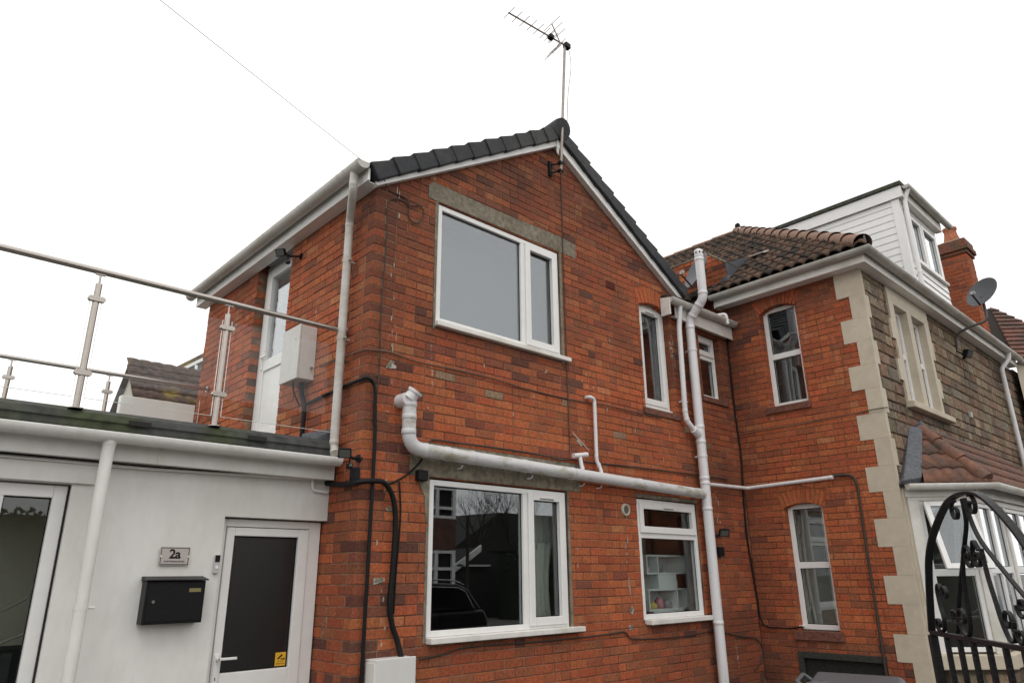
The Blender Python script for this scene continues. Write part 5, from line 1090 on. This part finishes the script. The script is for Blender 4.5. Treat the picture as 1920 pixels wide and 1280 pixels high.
T=thing('distant_house',(8,24,GZ),'sliver of a further roof with white gable trim beside brick wall','house')
MB().prism([(5.2,22.2,GZ),(9.0,22.2,GZ),(9.0,22.2,8.6),(7.0,22.2,10.2),(5.2,22.2,8.75)],(0,6,0)).obj('wall',mat('far_grey',(.25,.26,.25),.8),T)
MB().prism([(5.0,22,8.72),(7.0,22,10.3),(9.0,22,8.72),(9.0,22,8.92),(7.0,22,10.52),(5.0,22,8.92)],(0,6,0)).obj('roof',M_FT,T)
MB().prism([(5.1,21.9,8.70),(7.0,21.9,10.18),(7.0,21.9,10.32),(5.1,21.9,8.84)],(0,.05,0)).obj('bargeboard',M_UPVC,T); MB().box(5.75,5.85,21.9,21.95,8.6,9.2).obj('trim_post',M_UPVC,T)

# ================================================================== ACROSS THE ROAD (seen in the window glass)
O=thing('opposite_house',(11,-20,GZ),'house across the road with white bay windows and red hung tiles, reflected in window','house')
MB().box(4.5,14.4,-26,-19.2,GZ,5.6).obj('wall',mat('opp_wall',(.42,.38,.33),.9,noise=.1),O)
MB().prism([(4,-19,5.6),(14.9,-19,5.6),(14.9,-22.6,8.4),(4,-22.6,8.4)],(0,-.1,-.1)).obj('roof',M_NT,O)
by=-18.0
for z0,z1,m_ in ((GZ,.75,M_NT),(2.55,3.75,M_NT)): MB().box(11.9,15.30,-19.2,by,z0,z1).obj('tile_band',m_,O)
for z0,z1 in ((.75,2.55),(3.75,5.6)):
    MB().box(11.95,15.25,-19.2,by-.12,z0,z1).obj('bay_core',M_DARK,O)
    mb=MB()
    for x in (11.9,12.95,13.9,14.3,15.15): mb.box(x,x+.15,by-.11,by,z0,z1)
    for z in (z0,z0+.35,z1-.75,z1-.12): mb.box(11.9,15.3,by-.10,by-.012,z,z+.11)
    mb.box(15.20,15.30,-19.2,by-.12,z0,z1); mb.obj('window_frame',M_UPVC,O)
T=thing('garage',(17.0,-21,GZ),'low dark garage with white gable board across the road','garage')
MB().prism([(16.9,-20.2,GZ),(20.5,-20.2,GZ),(20.5,-20.2,1.9),(18.6,-20.2,2.8),(16.9,-20.2,1.8)],(0,-5,0)).obj('wall',mat('dark_wall',(.03,.03,.028),.9),T)
MB().prism([(16.75,-20.0,1.96),(18.35,-20.0,2.9),(18.35,-20.0,2.62),(16.9,-20.0,1.74)],(0,-.1,0)).obj('bargeboard',M_UPVC,T); MB().box(17.0,18.9,-20.1,-20.0,1.98,2.06).obj('trim',M_UPVC,T)
T=thing('dark_roofed_house',(20,-27,GZ),'dark roofed house behind garage across the road','house')
MB().prism([(21.6,-26,GZ),(34,-26,GZ),(34,-26,3.2),(21.6,-26,3.1)],(0,-6,0)).obj('wall',mat('dark_wall2',(.04,.04,.035),.9),T); MB().prism([(21.2,-25.8,2.9),(24.6,-25.8,5.0),(34,-25.8,5.0),(34,-25.8,2.9)],(0,-6,.1)).obj('roof',mat('dark_roof',(.035,.033,.03),.9),T)
def leafy(name,boxes,n,label,size=.09):
    mb=MB(); rnd=random.Random(5)
    for (x0,x1,y0,y1,z0,z1) in boxes:
        for _ in range(n):
            x=rnd.uniform(x0,x1); y=rnd.uniform(y0,y1); z=z1-abs(rnd.gauss(0,.25))*(z1-z0) if rnd.random()<.4 else rnd.uniform(z0,z1)
            if rnd.random()<.6: y=y1+rnd.gauss(0,.08)
            a=Vector((rnd.uniform(-1,1),rnd.uniform(-1,1),rnd.uniform(-1,1))).normalized(); b=a.orthogonal().normalized(); s=size*rnd.uniform(.6,1.4); c=Vector((x,y,z))
            mb.add([c-a*s,c+b*s*.5,c+a*s,c-b*s*.5],[(0,1,2,3)])
    T=thing(name,((boxes[0][0]+boxes[0][1])/2,boxes[0][2],GZ),label,'hedge'); mb.obj('foliage',M_HEDGE,T); mm=MB()
    for b in boxes: mm.box(b[0]+.1,b[1]-.1,b[2]+.1,b[3]-.12,b[4],b[5]-.15)
    mm.obj('stem_mass',mat('hedge_core',(.012,.018,.008),.9),T)
leafy('hedge',[(18.3,40,-19,-17,GZ,2.55)],9000,'tall dark hedge across the road reflected in lower windows')
leafy('hedge',[(-14,3.6,-18.6,-17.2,GZ,3.4)],7000,'tall dark hedge across the road opposite the extension')
def bare_tree(loc,h,seed,label):
    rnd=random.Random(seed); T=thing('bare_tree',loc,label,'tree','bare trees across the road'); tr=MB(); cr_=MB()
    def grow(p,d,l,r,lev):
        q=p+d*l; (tr if lev<2 else cr_).tube([p,(p+q)/2+Vector((rnd.uniform(-.05,.05),rnd.uniform(-.05,.05),0))*l,q],[r,r*.85,r*.7],5 if lev<3 else 3,False)
        if lev<6:
            for _ in range(3 if lev<5 else 2):
                nd=(d+Vector((rnd.uniform(-.75,.75),rnd.uniform(-.75,.75),rnd.uniform(-.15,.5)))).normalized(); grow(q,nd,l*rnd.uniform(.62,.82),r*.54,lev+1)
    grow(Vector(loc),Vector((0,0,1)),h*.26,.13,0); tr.obj('trunk',M_BARK,T); cr_.obj('crown',M_BARK,T)
bare_tree((21.5,-24,GZ),8.0,3,'bare branched tree behind the garage across the road'); bare_tree((26,-25,GZ),8.5,8,'larger bare branched tree farther right across the road'); bare_tree((17.5,-31,GZ),8,12,'bare tree farthest back across the road')
T=thing('telegraph_pole',(16.2,-18.6,GZ),'thin dark telegraph pole across the road','pole'); MB().tube([(16.25,-18.4,GZ),(16.25,-18.4,3.95)],.07,8).obj('post',M_BARK,T)
# parked car
T=thing('parked_car',(5.6,-7.9,GZ),'dark parked estate car reflected in the large lower window','car')
c0=3.98; zz=GZ
body=[(c0,.45),(c0+0.040,.75),(c0+0.705,.90),(c0+0.900,.93),(c0+3.367,.95),(c0+3.461,.80),(c0+3.485,.40),(c0+3.367,.22),(c0+0.078,.22)]
MB().prism([(x,-7.0,z+zz+.1) for x,z in body],(0,-1.75,0)).obj('body',M_CAR,T,.05)
cab=[(c0+0.744,.94),(c0+1.370,1.40),(c0+1.879,1.50),(c0+2.740,1.46),(c0+3.014,1.36),(c0+3.382,.96)]
MB().prism([(x,-7.10,z+zz+.1) for x,z in cab],(0,-1.55,0)).obj('cabin',M_CAR,T,.04)
gl_=[(c0+0.940,.99),(c0+1.425,1.36),(c0+1.879,1.42),(c0+2.702,1.39),(c0+2.912,1.31),(c0+3.132,.99)]
MB().prism([(x,-7.085,z+zz+.1) for x,z in gl_],(0,.01,0)).obj('side_glass',mat('car_glass',(.01,.01,.012),.05),T)
mb=MB(); mb.tube([(x,-7.07,z+zz+.1) for x,z in smooth_path([(c0+0.900,0,0)],1) and gl_],.012,6); mb.obj('chrome_trim',M_CHROME,T)
mb=MB(); mb.tube(smooth_path([(c0+1.488,-7.16,1.46+zz+.1),(c0+2.036,-7.16,1.545+zz+.1),(c0+2.662,-7.16,1.52+zz+.1),(c0+2.937,-7.16,1.44+zz+.1)]),.014,6); mb.obj('roof_rail',M_CHROME,T)
for x in (c0+0.665,c0+2.819):
    for y in (-7.02,-8.58):
        wh=MB().tube([(x,y,zz+.31),(x,y-.18,zz+.31)],.31,20).obj('wheel',M_BLACK,T); MB().tube([(x,y+.005,zz+.31),(x,y-.02,zz+.31)],.19,14).obj('rim',M_CHROME,wh)
